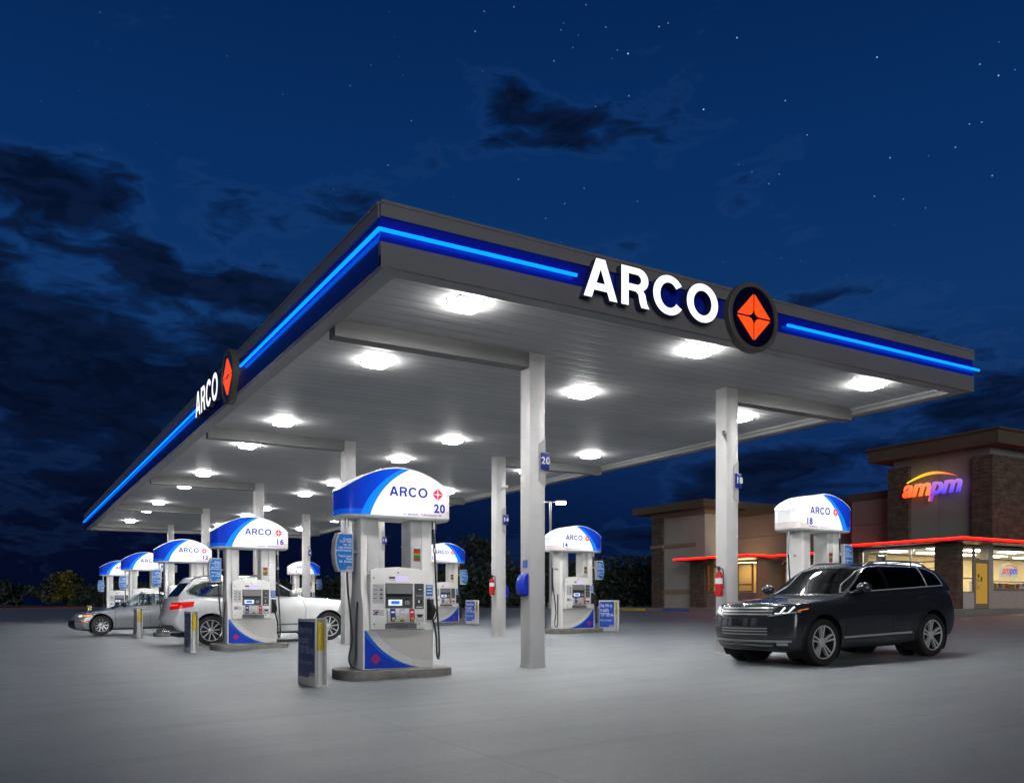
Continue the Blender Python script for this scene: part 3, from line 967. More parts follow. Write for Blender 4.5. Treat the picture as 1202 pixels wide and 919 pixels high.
# ------------------------------------------------------------------ bollard signs
def make_bollard(loc, label, face_mat, dim):
    T = thing('bollard_sign', label, 'bollard sign', loc, 0, 'poster covers over the bollards beside the pumps')
    W, H = .42, .97
    # yellow post between two poster boards
    yp = -W+.10
    mb = MB(); mb.lathe([(.062,0),(.062,.52)], 'z', (0,yp,0), 20, False); mb.mi = 1
    mb.lathe([(.0635,.52),(.0635,.86),(.045,.91),(0,.93)], 'z', (0,yp,0), 20)
    mb.build('post', [white_paint, yellow_paint], T, 50)
    for sx in (-1, 1):
        x0, x1 = (-.088, -.066) if sx == -1 else (.066, .088)
        mb = MB().box(x0, x1, -W, W, .0, H, .008, 2)
        mb.box(min(x0, sx*.112) if sx == -1 else x1, max(x0, -.0885) if sx == -1 else sx*.112, -W, W, 0, .02) if False else None
        b = mb.build('board', white_paint, T, 40)
        d = '-x' if sx == -1 else '+x'
        xo = sx*.0895
        mb = MB()
        pr = [(-W+.04,.20),(-W+.04 if sx == 1 else -W+.04, H-.045),(W-.04,H-.045),(W-.04,.12),(-.10,.12),(-.16,.20)]
        if sx == 1: pr = [(-y, z) for y, z in pr]
        mb.prism(pr, 'x', min(xo, sx*.0882), max(xo, sx*.0882))
        mb.build('poster', face_mat, b)
        me = text_mesh('Step right up\nto quality\nTOP TIER gas.', .15, 0, .003, 0, 'LEFT', 1.0, .70, .98)
        MB().add_mesh(me, facing(d, (xo + sx*.002, (W-.09)*(1 if sx == -1 else -1), .66))).build('poster_text', dim, b)
        me = text_mesh('Drive, run better.', .085, 0, .001, 0, 'LEFT', 1.0, .62)
        MB().add_mesh(me, facing(d, (xo + sx*.002, (W-.09)*(1 if sx == -1 else -1), .34))).build('poster_text', dim, b)
        let, w = arco_loops(1.0, .13)
        mb = MB()
        for c_, lp in let: mb.add_mesh(loops_mesh([[(x*.05, y*.05) for x, y in l] for l in lp]), facing(d, (xo + sx*.001, (-.16 if sx == -1 else .16), .145)))
        mb.build('logo_text', text_blue, b)
    mb = MB().box(-.0655, .0655, -W, W, .0, .03).box(-.0655, .0655, .07, .09, .031, H-.01)
    mb.build('base', white_paint, T)
    return T
dim_text = M('poster_dim', (.30,.35,.50), .5)
BX_L, BX_R = 3.93, 16.60
for x, y, lab, fm, tx in ((BX_L, 12.35, 'navy poster cover round a yellow bollard beside pump 20, largest of the bollard signs', sign_navy, dim_text),
                  (BX_L, 21.6, 'narrow navy poster cover with yellow bollard in front of the white SUV rear wheel', sign_navy, dim_text),
                  (BX_L, 30.8, 'narrow navy poster cover with yellow bollard in front of the grey sedan door', sign_navy, dim_text),
                  (BX_L, 49.0, 'tiny distant bollard cover peeking above the grey sedan hood', sign_navy, dim_text),
                  (BX_R, 22.0, 'bright blue poster cover with white lettering beside pump 14', sign_bright_blue, text_white),
                  (BX_R, 31.2, 'small bright blue poster cover with white lettering beside pump 10', sign_bright_blue, text_white)):
    make_bollard((x, y, g(x, y)), lab, fm, tx)

# ------------------------------------------------------------------ things hung on the columns
def extinguisher(x, y, z, label):
    T = thing('fire_extinguisher', label, 'fire extinguisher', (x, y, z), 0, 'fire extinguishers on the columns')
    MB().lathe([(0,0),(.07,0),(.075,.015),(.075,.40),(.06,.455),(.03,.49),(.025,.52)], 'z', (0,0,0), 20).build('cylinder', red_paint, T, 40)
    MB().lathe([(.0765,.25),(.0765,.36)], 'z', (0,0,0), 20).build('label_sleeve', text_white, T, 40)
    mb = MB(); mb.box(-.025,.025,-.02,.02,.52,.57,.006,1); mb.box(-.10,.03,-.012,.012,.575,.595); mb.box(-.09,.03,-.012,.012,.545,.555)
    mb.tube(smooth_path([(.02,0,.55),(.08,-.02,.54),(.092,-.03,.40),(.085,-.03,.15)], 6), .011, 8)
    mb.build('valve', black_plastic, T, 40)
    MB().box(.0775,.0985,-.03,.03,.05,.50).build('wall_bracket', steel, T)
extinguisher(XB-CW-.101, ROWS[0]-.04, g(XB, ROWS[0]) + 1.13, 'red fire extinguisher on the column marked 18 beside the dark SUV')
extinguisher(XB-CW-.101, ROWS[1]-.06, g(XB, ROWS[1]) + 1.20, 'red fire extinguisher on the column marked 14 nearer the hedge')

blue_plastic = M('blue_plastic', (.012,.035,.50), .3, var=.05)
def towel_box(x, y, z, s, label):
    T = thing('towel_dispenser', label, 'towel dispenser', (x, y, z), 0, 'blue towel boxes on the columns')
    pr = [(0,0),(s*.04,-.02),(s*.12,.02),(s*.14,.14),(s*.12,.26),(s*.07,.35),(0,.38)]
    MB().prism(pr, 'y', -.11, .11, .022, 3).build('housing', blue_plastic, T, 50)
    MB().box(-.0, s*.02 if s > 0 else 0, -.06, .06, .47, .60).build('notice', sticker_blue, T) if s > 0 else MB().box(-.02, 0, -.06, .06, .47, .60).build('notice', sticker_blue, T)
    mb = MB().box(min(s*.03,s*.09), max(s*.03,s*.09), -.07, .07, -.022, .0) 
    mb.build('slot', black_plastic, T)
towel_box(XA-CW-.003, ROWS[0]-.02, g(XA, ROWS[0]) + 1.24, -1, 'blue towel dispenser box on the side of the column marked 20')
towel_box(XB+CW+.003, ROWS[1], g(XB, ROWS[1]) + 1.15, 1, 'blue towel dispenser box peeking out behind the column marked 14')

def camera_dome(x, y, z, label, rot):
    T = thing('security_camera', label, 'security camera', (x, y, z), rot, 'security cameras on the columns')
    mb = MB(); mb.lathe([(0,-.14),(.04,-.14),(.045,-.13),(.045,.10),(0,.10)], 'y', (0,-.12,0), 16)
    mb.build('body', white_paint, T, 40)
    MB().lathe([(0,-.006),(.034,-.006),(.034,0),(0,0)], 'y', (0,-.263,0), 14).build('front_glass', black_plastic, T, 40)
    MB().tube([(0,-.05,-.02),(0,.0,-.08),(0,.07,-.08)], .015, 8).build('arm', white_paint, T, 40)
camera_dome(XB-CW-.05, ROWS[0]-CW, 4.42, 'small white security camera high on the column marked 18', math.radians(-50))
camera_dome(XB-.02, ROWS[1]-CW-.08, 4.45, 'small security camera high on the column marked 14', math.radians(20))

# ------------------------------------------------------------------ cars
def lattice(us, vs, ws, f):
    bm = bmesh.new(); V = {}
    nu, nv, nw = len(us), len(vs), len(ws)
    def gv(i, j, k):
        if (i, j, k) not in V: V[(i, j, k)] = bm.verts.new(f(us[i], vs[j], ws[k]))
        return V[(i, j, k)]
    for j in range(nv-1):
        for k in range(nw-1):
            for i in (0, nu-1):
                bm.faces.new([gv(i,j,k), gv(i,j+1,k), gv(i,j+1,k+1), gv(i,j,k+1)])
    for i in range(nu-1):
        for k in range(nw-1):
            for j in (0, nv-1):
                bm.faces.new([gv(i,j,k), gv(i+1,j,k), gv(i+1,j,k+1), gv(i,j,k+1)])
        for j in range(nv-1):
            for k in (0, nw-1):
                bm.faces.new([gv(i,j,k), gv(i+1,j,k), gv(i+1,j+1,k), gv(i,j+1,k)])
    bmesh.ops.recalc_face_normals(bm, faces=bm.faces[:])
    return bm

def subdivided(bm, levels):
    me = bpy.data.meshes.new('cage'); bm.to_mesh(me); bm.free()
    ob = bpy.data.objects.new('cage', me); COL.objects.link(ob)
    md = ob.modifiers.new('s', 'SUBSURF'); md.levels = levels; md.render_levels = levels
    dg = bpy.context.evaluated_depsgraph_get(); dg.update()
    me2 = bpy.data.meshes.new_from_object(ob.evaluated_get(dg))
    COL.objects.unlink(ob); bpy.data.objects.remove(ob); bpy.data.meshes.remove(me)
    out = bmesh.new(); out.from_mesh(me2); bpy.data.meshes.remove(me2)
    return out

def planes_from_poly(poly, plane):
    """half spaces (co, outward normal) of a convex polygon extruded along the axis not in plane ('xz' or 'yz' or 'xy')"""
    n = len(poly)
    A = sum(poly[i][0]*poly[(i+1)%n][1]-poly[(i+1)%n][0]*poly[i][1] for i in range(n))
    if A < 0: poly = poly[::-1]
    out = []
    for i in range(n):
        a, b = poly[i], poly[(i+1)%n]
        nx, ny = (b[1]-a[1]), -(b[0]-a[0])
        l = math.hypot(nx, ny); nx /= l; ny /= l
        if plane == 'xz': out.append((Vector((a[0],0,a[1])), Vector((nx,0,ny))))
        elif plane == 'yz': out.append((Vector((0,a[0],a[1])), Vector((0,nx,ny))))
        else: out.append((Vector((a[0],a[1],0)), Vector((nx,ny,0))))
    return out

def cut_patch(bm, planes, test, offset, skirt=.012, remove=True):
    """cut the faces passing test along the planes, take the inside out as its own MB, lifted by offset along the normals"""
    faces = [f for f in bm.faces if test(f.calc_center_median(), f.normal)]
    for co, no in planes:
        ge = set(faces)
        for f in faces: ge.update(f.edges); ge.update(f.verts)
        r = bmesh.ops.bisect_plane(bm, geom=list(ge), dist=1e-5, plane_co=co, plane_no=no)
        faces = [e for e in r['geom'] if isinstance(e, bmesh.types.BMFace)]
        faces = [f for f in faces if (f.calc_center_median()-co).dot(no) < 0]
    bm.normal_update()
    mb = MB(); V = {}
    for f in faces:
        for v in f.verts:
            if v not in V: V[v] = mb.bm.verts.new(v.co + v.normal*offset)
    for f in faces:
        try: mb.bm.faces.new([V[v] for v in f.verts])
        except ValueError: pass
    fs = set(faces)
    inner = {}
    for f in faces:
        for e in f.edges:
            if sum(1 for q in e.link_faces if q in fs) == 1:
                for v in e.verts:
                    if v not in inner: inner[v] = mb.bm.verts.new(v.co - v.normal*skirt)
                a, b = e.verts
                try: mb.bm.faces.new([V[a], V[b], inner[b], inner[a]])
                except ValueError: pass
    if remove:
        bmesh.ops.delete(bm, geom=faces, context='FACES')
    bmesh.ops.recalc_face_normals(mb.bm, faces=mb.bm.faces[:])
    return mb

def ribbon(mb, bvh, pts, direction, width, thick, lift=0.0):
    """a raised strip following the body: pts are ray origins, cast along direction"""
    d = Vector(direction)
    hits = []
    for p in pts:
        loc, no, _, _ = bvh.ray_cast(Vector(p), d)
        if loc is None: continue
        if no.dot(d) > 0: no = -no
        hits.append((loc, no))
    if len(hits) < 2: return
    rings = []
    for i, (p, n) in enumerate(hits):
        t = (hits[min(i+1, len(hits)-1)][0]-hits[max(i-1, 0)][0]).normalized()
        s = t.cross(n).normalized()*width/2
        rings.append([mb.bm.verts.new(q) for q in (p+s-n*.004, p+s*.9+n*(thick+lift), p-s*.9+n*(thick+lift), p-s-n*.004)])
    fs = []
    for A, B in zip(rings, rings[1:]):
        for k in range(3): fs.append(mb.bm.faces.new((A[k], A[k+1], B[k+1], B[k])))
    fs.append(mb.bm.faces.new(rings[0])); fs.append(mb.bm.faces.new(rings[-1][::-1]))
    for f in fs: f.material_index = mb.mi
    return hits

def seg(a, b, n=14):
    return [tuple(a[i] + (b[i]-a[i])*k/n for i in range(len(a))) for k in range(n+1)]
def polyl(pts, n=8):
    out = []
    for a, b in zip(pts, pts[1:]): out += seg(a, b, n)[:-1]
    return out + [pts[-1]]

def make_wheel(parent, x, y, r, rim_r, w, style, rim_mat):
    """y sign gives the outside"""
    so = -1 if y < 0 else 1
    T = bpy.data.objects.new('wheel', None)
    mb = MB()
    W = w/2
    prof = [(rim_r,-W*.86),(rim_r+.012,-W*.98),(rim_r+(r-rim_r)*.45,-W),(r*.955,-W*.93),(r*.99,-W*.78),(r,-W*.5),(r,W*.5),(r*.99,W*.78),(r*.955,W*.93),(rim_r+(r-rim_r)*.45,W),(rim_r+.012,W*.98),(rim_r,W*.86)]
    mb.lathe(prof, 'y', (0,0,0), 48)
    tyre = mb.build('wheel', rubber, parent, 35)
    tyre.location = (x, y, r)
    if so > 0: tyre.rotation_euler = (0, 0, PI)
    # rim barrel, lip and spokes (outside is -y)
    mb = MB()
    mb.lathe([(rim_r+.004,-W*.88),(rim_r-.004,-W*.96),(rim_r-.016,-W*.92),(rim_r-.020,-W*.80)], 'y', (0,0,0), 48)
    mb.mi = 1
    mb.lathe([(rim_r-.020,-W*.80),(rim_r-.024,-W*.60),(rim_r-.05,W*.2),(rim_r-.04,W*.8)], 'y', (0,0,0), 48)
    mb.mi = 0
    yo, yi = -W*.80, -W*.52
    def spoke(a0, a1, r0, r1, w0, w1, dy=0.0):
        ca, sa = math.cos(a0), math.sin(a0); cb, sb = math.cos(a1), math.sin(a1)
        p0 = Vector((ca*r0, 0, sa*r0)); p1 = Vector((cb*r1, 0, sb*r1))
        t = (p1-p0).normalized(); n = Vector((-t.z, 0, t.x))
        q = [p0+n*w0/2, p0-n*w0/2, p1-n*w1/2, p1+n*w1/2]
        dep = [yo+.022, yo+.022, yo, yo]
        a = [mb.bm.verts.new((v.x, d+dy, v.z)) for v, d in zip(q, dep)]
        b = [mb.bm.verts.new((v.x, yi+.02, v.z)) for v in q]
        m_ = [mb.bm.verts.new((v.x*.0+vv.x, d+dy+.012, vv.z)) for v, vv, d in zip(q, q, dep)]
        fs = [mb.bm.faces.new(a)]
        for i in range(4): fs.append(mb.bm.faces.new((a[i], a[(i+1)%4], b[(i+1)%4], b[i])))
        bmesh.ops.recalc_face_normals(mb.bm, faces=fs)
        for f in fs: f.material_index = mb.mi
        bmesh.ops.delete(mb.bm, geom=m_, context='VERTS')
    R1 = rim_r-.012
    if style == 'double5':
        for k in range(5):
            a = 2*PI*k/5 + PI/2
            for d in (-1, 1):
                spoke(a+d*.30, a+d*.16, .045, R1, .027, .030)
                spoke(a+d*.42, a+d*.215, .05, R1, .008, .008, .014)
        hub = .075
    elif style == 'ten':
        for k in range(10):
            a = 2*PI*k/10 + .1
            spoke(a, a, .03, R1, .026, .036)
        hub = .07
    else:
        for k in range(10):
            a = 2*PI*k/10
            spoke(a, a, .03, R1, .050, .034)
        hub = .075
    mb.lathe([(0,yo+.004),(hub*.6,yo+.006),(hub,yo+.02),(hub,yi+.03)], 'y', (0,0,0), 24)
    for k in range(5):
        a = 2*PI*k/5 + PI/2
        mb.lathe([(0,yo+.012),(.008,yo+.012),(.009,yo+.03)], 'y', (.055*math.cos(a),0,.055*math.sin(a)), 8)
    rim = mb.build('rim', [rim_mat, well_mat], tyre, 35)
    mb = MB().lathe([(0,yi+.055),(rim_r*.78,yi+.055),(rim_r*.78,yi+.075)], 'y', (0,0,0), 32)
    mb.build('brake_disc', M_brake, tyre, 40)
    return tyre
M_brake = M('brake_dark', (.010,.010,.011), .6)
bpy.data.objects  # keep

well_mat = M('wheel_well', (.006,.006,.007), .85)
glass_dark = glass_mat('glass_dark', (.035,.04,.045), .035)
glass_tint = glass_mat('glass_tint', (.30,.36,.33), .05)
glass_clear = glass_mat('glass_clear', (.72,.80,.76), .03)
seat_dark = M('seat_dark', (.03,.03,.033), .7)
seat_pale = M('seat_pale', (.30,.28,.25), .7)
dash_mat = M('dashboard', (.04,.042,.045), .6)
amber = M('amber_lens', (.6,.16,.01), .2, emis=(1.0,.22,.01), estr=.55, sample=False)
amber_lit = M('amber_lit', (.6,.16,.01), .2, emis=(1.0,.25,.03), estr=1.2, sample=False)
red_lens = M('red_lens', (.45,.008,.012), .12, emis=(1.0,.012,.015), estr=.35, coat=.6, sample=False)
red_lit = M('red_lit', (.45,.008,.012), .12, emis=(1.0,.10,.06), estr=1.3, sample=False)
head_dark = M('headlamp_inside', (.03,.032,.036), .15, metal=.5, coat=1.0)
drl = M('running_light', (.8,.8,.8), .2, emis=(.9,.95,1.0), estr=.75, sample=False)
head_warm = M('headlamp_warm', (.8,.7,.6), .2, emis=(1.0,.80,.55), estr=1.5, sample=False)
lamp_clear = M('lamp_clear', (.55,.56,.58), .12, metal=.3, coat=1.0)

def make_car(S):
    T = thing(S['name'], S['label'], 'car', S['loc'], S['rot'], None)
    if S.get('tilt'): T.rotation_euler = (0, S['tilt'], S['rot'])
    L, WH = S['L'], S['W']
    top, bot, wp, nose, tail, prof = S['top'], S['bot'], S['wp'], S['nose'], S['tail'], S['prof']
    def lower(u, v, w):
        xf = lerp_pts(w, nose) + S['fsweep']*abs(v)**S.get('fpow', 2.6)
        xr = L - lerp_pts(w, tail) - S['rsweep']*abs(v)**3
        x = xf + (xr-xf)*u
        hw = lerp_pts(x, wp)*lerp_pts(w, prof)
        z1 = lerp_pts(x, top) - lerp_pts(x, S['crown'])*v*v
        z0 = lerp_pts(x, bot) + .03*abs(v)**4
        return (x, v*hw, z0 + (z1-z0)*w)
    us = [0,.012,.04,.085,.14,.2,.26,.32,.38,.44,.5,.56,.62,.68,.74,.8,.86,.915,.96,.988,1]
    vs = [-1,-.93,-.78,-.5,-.2,.2,.5,.78,.93,1]
    ws = [0,.05,.18,.34,.5,.64,.76,.86,.95,1]
    bm = subdivided(lattice(us, vs, ws, lower), 2)
    gf, gr, roof, gw = S['gfront'], S['grear'], S['roof'], S['gwidth']
    def upper(u, v, w):
        xf = lerp_pts(w, gf) + S['gsweep']*v*v*(1-.5*w)
        xr = lerp_pts(w, gr) - S.get('grsweep', .10)*v*v
        x = xf + (xr-xf)*u
        hw = lerp_pts(w, gw)*lerp_pts(x, S['gplan'])
        z0 = lerp_pts(x, top) - .07
        z1 = lerp_pts(x, roof) - .045*v*v
        return (x, v*hw, z0 + (z1-z0)*w)
    gus = [0,.02,.07,.15,.25,.35,.45,.55,.65,.75,.85,.93,.98,1]
    gvs = [-1,-.94,-.8,-.5,-.2,.2,.5,.8,.94,1]
    gws = [0,.12,.3,.5,.7,.85,.95,1]
    gm = subdivided(lattice(gus, gvs, gws, upper), 2)
    # open the deck under the cabin and drop the cabin floor
    x0, x1 = S['gfront'][0][1], S['grear'][0][1]
    bm.normal_update(); gm.normal_update()
    dele = [f for f in bm.faces if f.normal.z > .75 and x0+.22 < f.calc_center_median().x < x1-.22 and abs(f.calc_center_median().y) < lerp_pts(0, gw)-.07 and f.calc_center_median().z > .7]
    bmesh.ops.delete(bm, geom=dele, context='FACES')
    dele = [f for f in gm.faces if f.normal.z < -.6]
    bmesh.ops.delete(gm, geom=dele, context='FACES')
    full = bmesh.new()
    for src in (bm, gm):
        me = bpy.data.meshes.new('t'); src.to_mesh(me); full.from_mesh(me); bpy.data.meshes.remove(me)
    bvh = BVHTree.FromBMesh(full); full.free()
    # wheel arches
    ra = S['arch']; r = S['r']
    for ax in S['axles']:
        c = Vector((ax, 0, r + S.get('archlift', .02)))
        inside = lambda co: abs(co.y) > .45 and math.hypot(co.x-c.x, co.z-c.z) < ra
        kill = [f for f in bm.faces if all(inside(v.co) for v in f.verts)]
        bmesh.ops.delete(bm, geom=kill, context='FACES')
        for v in bm.verts:
            if inside(v.co):
                d = Vector((v.co.x-c.x, 0, v.co.z-c.z)); d.normalize()
                v.co.x = c.x + d.x*ra; v.co.z = c.z + d.z*ra
        kill = [f for f in bm.faces if f.calc_area() < 1e-9]
        bmesh.ops.delete(bm, geom=kill, context='FACES')
        for sgn in (-1, 1):
            mb = MB()
            n = 24
            A = [(c.x + ra*1.0*math.cos(math.radians(-40+260*i/n)), c.z + ra*1.0*math.sin(math.radians(-40+260*i/n))) for i in range(n+1)]
            ww = lerp_pts(ax, wp)
            rowo = [mb.bm.verts.new((x, sgn*(ww*.965), z)) for x, z in A]
            rowi = [mb.bm.verts.new((x, sgn*.50, z)) for x, z in A]
            for i in range(n): mb.bm.faces.new((rowo[i], rowo[i+1], rowi[i+1], rowi[i]))
            mb.bm.faces.new(rowi)
            mb.build('wheel_well', well_mat, T)
            mb = MB()
            pts = [(c.x + (ra+.012)*math.cos(math.radians(a)), sgn*2.0, c.z + (ra+.012)*math.sin(math.radians(a))) for a in range(-18, 199, 6)]
            ribbon(mb, bvh, pts, (0,-sgn,0), S.get('lip', .045), S.get('liph', .014))
            mb.build('arch_trim', S['archmat'], T, 60)
    paint = S['paint']
    # ---- windows
    side = lambda sg: (lambda c, n: c.y*sg > .3 and n.y*sg > .25 and c.z > S['beltz'] - .15)
    for sg in (-1, 1):
        for poly in S['side_windows']:
            mb = cut_patch(gm, planes_from_poly(poly, 'xz'), side(sg), .002)
            mb.build('side_window', S['sideglass'], T, 60)
    mb = cut_patch(gm, planes_from_poly(S['windshield'], 'yz'), lambda c, n: n.x < -.25 and c.x < S['midx'], .002)
    mb.build('windshield', S['frontglass'], T, 60)
    mb = cut_patch(gm, planes_from_poly(S['rear_window'], 'yz'), lambda c, n: n.x > .25 and c.x > S['midx'], .002)
    mb.build('rear_window', S['rearglass'], T, 60)
    # ---- lamps cut out of the body
    for nm, planes, test, mat, off in S['lamps'](bvh):
        for sg in (-1, 1):
            pl = [(Vector((co.x, co.y*sg, co.z)), Vector((no.x, no.y*sg, no.z))) for co, no in planes]
            mb = cut_patch(bm, pl, (lambda c, n, sg=sg: test(Vector((c.x, c.y*sg, c.z)), Vector((n.x, n.y*sg, n.z)))), off)
            lp = mb.build(nm, mat, T, 60)
    # ---- body
    mb = MB()
    for src in (bm, gm):
        me = bpy.data.meshes.new('t'); src.to_mesh(me); mb.bm.from_mesh(me); bpy.data.meshes.remove(me); src.free()
    body = mb.build('body', paint, T, 50)
    # ---- wheels
    for ax in S['axles']:
        for sg in (-1, 1):
            make_wheel(T, ax, sg*(lerp_pts(ax, wp)-.012-S['tw']/2), r, S['rim'], S['tw'], S['style'], S['rimmat'])
    # ---- cabin
    xs = S['seats']
    mb = MB()
    mb.box(S['gfront'][0][1]+.35, S['grear'][0][1]-.3, -.66, .66, .42, .52)
    for x in xs:
        for y in ((-.38, .38) if x == xs[0] else (-.40, 0, .40)):
            w = .25 if x == xs[0] else .2
            mb.box(x, x+.5, y-w, y+w, .5, S['beltz']-.42, .05, 2)
            ml = Matrix.Translation((x+.52, y, S['beltz']-.45)) @ Matrix.Rotation(math.radians(14), 4, 'Y')
            mb.box(-.07, .07, -w, w, 0, .62, .06, 2, ml)
            mb.box(-.05, .05, -.13, .13, .65, .83, .05, 2, ml)
    mb.build('seats', S['seatmat'], T, 50)
    mb = MB()
    dx = S['gfront'][0][1]
    mb.prism([(dx+.28, S['beltz']-.06),(dx+.75,S['beltz']-.05),(dx+.95,S['beltz']-.16),(dx+.9,S['beltz']-.45),(dx+.28,S['beltz']-.45)], 'y', -.68, .68, .03, 2)
    mb.build('dashboard', dash_mat, T, 50)
    mb = MB()
    pts = [(dx+1.05 + .06*math.sin(a), -.36 + .19*math.cos(a), S['beltz']-.05+.18*math.sin(a)) for a in [2*PI*i/20 for i in range(21)]]
    mb.tube(pts, .016, 6); mb.box(dx+1.0, dx+1.05, -.46, -.26, S['beltz']-.09, S['beltz']-.02)
    mb.build('steering_wheel', black_plastic, T, 50)
    return T, bvh

def mirror_and_handles(T, bvh, S, paint, mirror_mat):
    mx, mz = S['mirror']
    for sg in (-1, 1):
        mb = MB()
        y = lerp_pts(mx, S['wp'])*sg
        mb.ball((mx, y+sg*.10, mz), 1, .11, .135, .095, 20)
        mb.mi = 1
        mb.tube([(mx+.02, y-sg*.10, mz-.06), (mx+.01, y+sg*.06, mz-.04)], .03, 8)
        for v in mb.bm.verts:
            if v.co.x > mx + .055: v.co.x = mx + .055
        mb.build('side_mirror', [mirror_mat, black_plastic], T, 45)
        for hx, hz in S['handles']:
            mb = MB()
            hit = bvh.ray_cast(Vector((hx, 3*sg, hz)), Vector((0, -sg, 0)))
            y0 = hit[0].y if hit[0] else sg*.9
            mb.tube([(hx-.10, y0-sg*.005, hz), (hx-.085, y0+sg*.028, hz), (hx+.085, y0+sg*.03, hz+.004), (hx+.10, y0-sg*.005, hz+.004)], .014, 8)
            mb.build('door_handle', paint, T, 50)

def gap_lines(T, bvh, lines, mat, width=.008):
    for sg in (-1, 1):
        for ln in lines:
            mb = MB()
            pts = [(x, 3*sg, z) for x, z in polyl(ln, 6)]
            ribbon(mb, bvh, pts, (0, -sg, 0), width, .0012)
            mb.build('panel_gap', mat, T)
gap_mat = M('panel_gap', (.004,.004,.005), .8)

def HS(*args):
    return [(Vector(c), Vector(n).normalized()) for c, n in args]

# ---------------- dark SUV beside pump 18
suv_paint = M('suv_paint', (.024,.028,.036), .27, metal=.30, coat=1.0, var=.03)
rim_silver = M('rim_silver', (.74,.75,.77), .25, metal=.45)
bright_trim = M('bright_trim', (.80,.81,.83), .2, metal=.55)
SUV = dict(
    name='suv_car', label='dark blue-grey SUV parked facing left in front of pump 18', loc=(10.67, 10.50, g(10.67, 10.5)), rot=0.0,
    L=4.80, W=.965,
    top=[(0,1.005),(.12,1.045),(.35,1.075),(.8,1.115),(1.2,1.145),(1.5,1.165),(2.5,1.175),(3.5,1.205),(4.3,1.24),(4.62,1.235),(4.8,1.20)],
    bot=[(0,.30),(.35,.235),(1.3,.25),(3.4,.26),(4.3,.32),(4.8,.42)],
    wp=[(0,.83),(.25,.90),(.6,.945),(1.0,.965),(2.0,.955),(3.0,.96),(3.8,.972),(4.3,.95),(4.65,.88),(4.8,.83)],
    nose=[(0,.16),(.08,.06),(.25,.0),(.5,.01),(.72,.03),(.90,.055),(1,.11)],
    tail=[(0,.16),(.1,.03),(.25,0),(.45,.03),(.6,.08),(.8,.15),(1,.24)],
    prof=[(0,.94),(.1,.965),(.3,.985),(.5,1.0),(.68,1.0),(.82,.975),(.93,.935),(1,.89)],
    crown=[(0,.055),(.5,.06),(1.2,.06),(2,.02),(4.8,.03)],
    fsweep=.30, rsweep=.20,
    gfront=[(0,1.34),(.3,1.60),(.6,1.87),(.85,2.10),(1,2.30)], gsweep=.16,
    grear=[(0,4.73),(.3,4.67),(.6,4.57),(.85,4.45),(1,4.30)], grsweep=.12,
    roof=[(1.3,1.50),(2.0,1.63),(2.6,1.70),(3.2,1.712),(3.8,1.695),(4.2,1.655),(4.5,1.61),(4.75,1.56)],
    gwidth=[(0,.90),(.25,.86),(.5,.81),(.75,.745),(.92,.68),(1,.60)],
    gplan=[(1.3,.93),(1.9,.985),(2.5,1.0),(3.6,1.0),(4.2,.97),(4.75,.88)],
    axles=(.93, 3.82), r=.385, arch=.445, tw=.265, rim=.275, style='double5', rimmat=rim_silver,
    paint=suv_paint, archmat=suv_paint, beltz=1.19, midx=2.8,
    side_windows=[[(1.68,1.19),(2.64,1.215),(2.64,1.62),(2.40,1.605),(2.18,1.53),(1.82,1.30)],
                  [(2.73,1.217),(3.76,1.245),(3.72,1.602),(2.73,1.62)],
                  [(3.83,1.248),(4.29,1.275),(4.27,1.36),(4.19,1.48),(4.02,1.555),(3.79,1.598)]],
    windshield=[(-.77,1.17),(.77,1.17),(.70,1.45),(.60,1.60),(0,1.625),(-.60,1.60),(-.70,1.45)],
    rear_window=[(-.70,1.28),(.70,1.28),(.58,1.55),(-.58,1.55)],
    sideglass=glass_dark, frontglass=glass_tint, rearglass=glass_dark, seatmat=seat_dark,
    seats=(2.15, 3.1), mirror=(1.80, 1.26),
    handles=[(2.50,1.04),(3.58,1.075)])
def suv_lamps(bvh):
    yield ('headlight', HS(((0,.50,0),(.12,-1,.28)), ((0,0,1.0),(-.22,.0,1)), ((0,.5,.83),(0,-.12,-1)), ((.70,0,0),(1,0,.55))),
           lambda c, n: c.y > .4 and c.x < 1.0 and c.z > .7 and n.x < .5 and n.z < .85, head_dark, .004)
    yield ('tail_light', HS(((0,.42,0),(0,-1,0)), ((0,0,1.09),(0,0,1)), ((0,0,.97),(0,0,-1)), ((4.60,0,0),(-1,0,0))),
           lambda c, n: c.y > .3 and c.x > 4.0 and c.z > .7 and n.z < .8, red_lens, .006)
SUV['lamps'] = suv_lamps
SUV['tilt'] = -math.atan(.024)
suv, sb = make_car(SUV)
mirror_and_handles(suv, sb, SUV, suv_paint, suv_paint)
gap_lines(suv, sb, [[(1.58,1.15),(1.48,.9),(1.46,.45)], [(2.685,1.19),(2.70,.45)], [(3.80,1.21),(3.78,1.0),(3.42,.78),(3.36,.5)], [(.30,1.03),(.8,1.02),(1.45,1.08)]], gap_mat)
def front_strip(T, bvh, zs, y0, y1, w, h, mat, name, n=24, z_bow=0.0, mbx=None):
    mb = mbx or MB()
    for z in zs:
        pts = [(-2, y0+(y1-y0)*i/n, z + z_bow*(1-abs((y0+(y1-y0)*i/n))**2)) for i in range(n+1)]
        ribbon(mb, bvh, pts, (1,0,0), w, h)
    if mbx is None: return mb.build(name, mat, T, 50)
    return mb
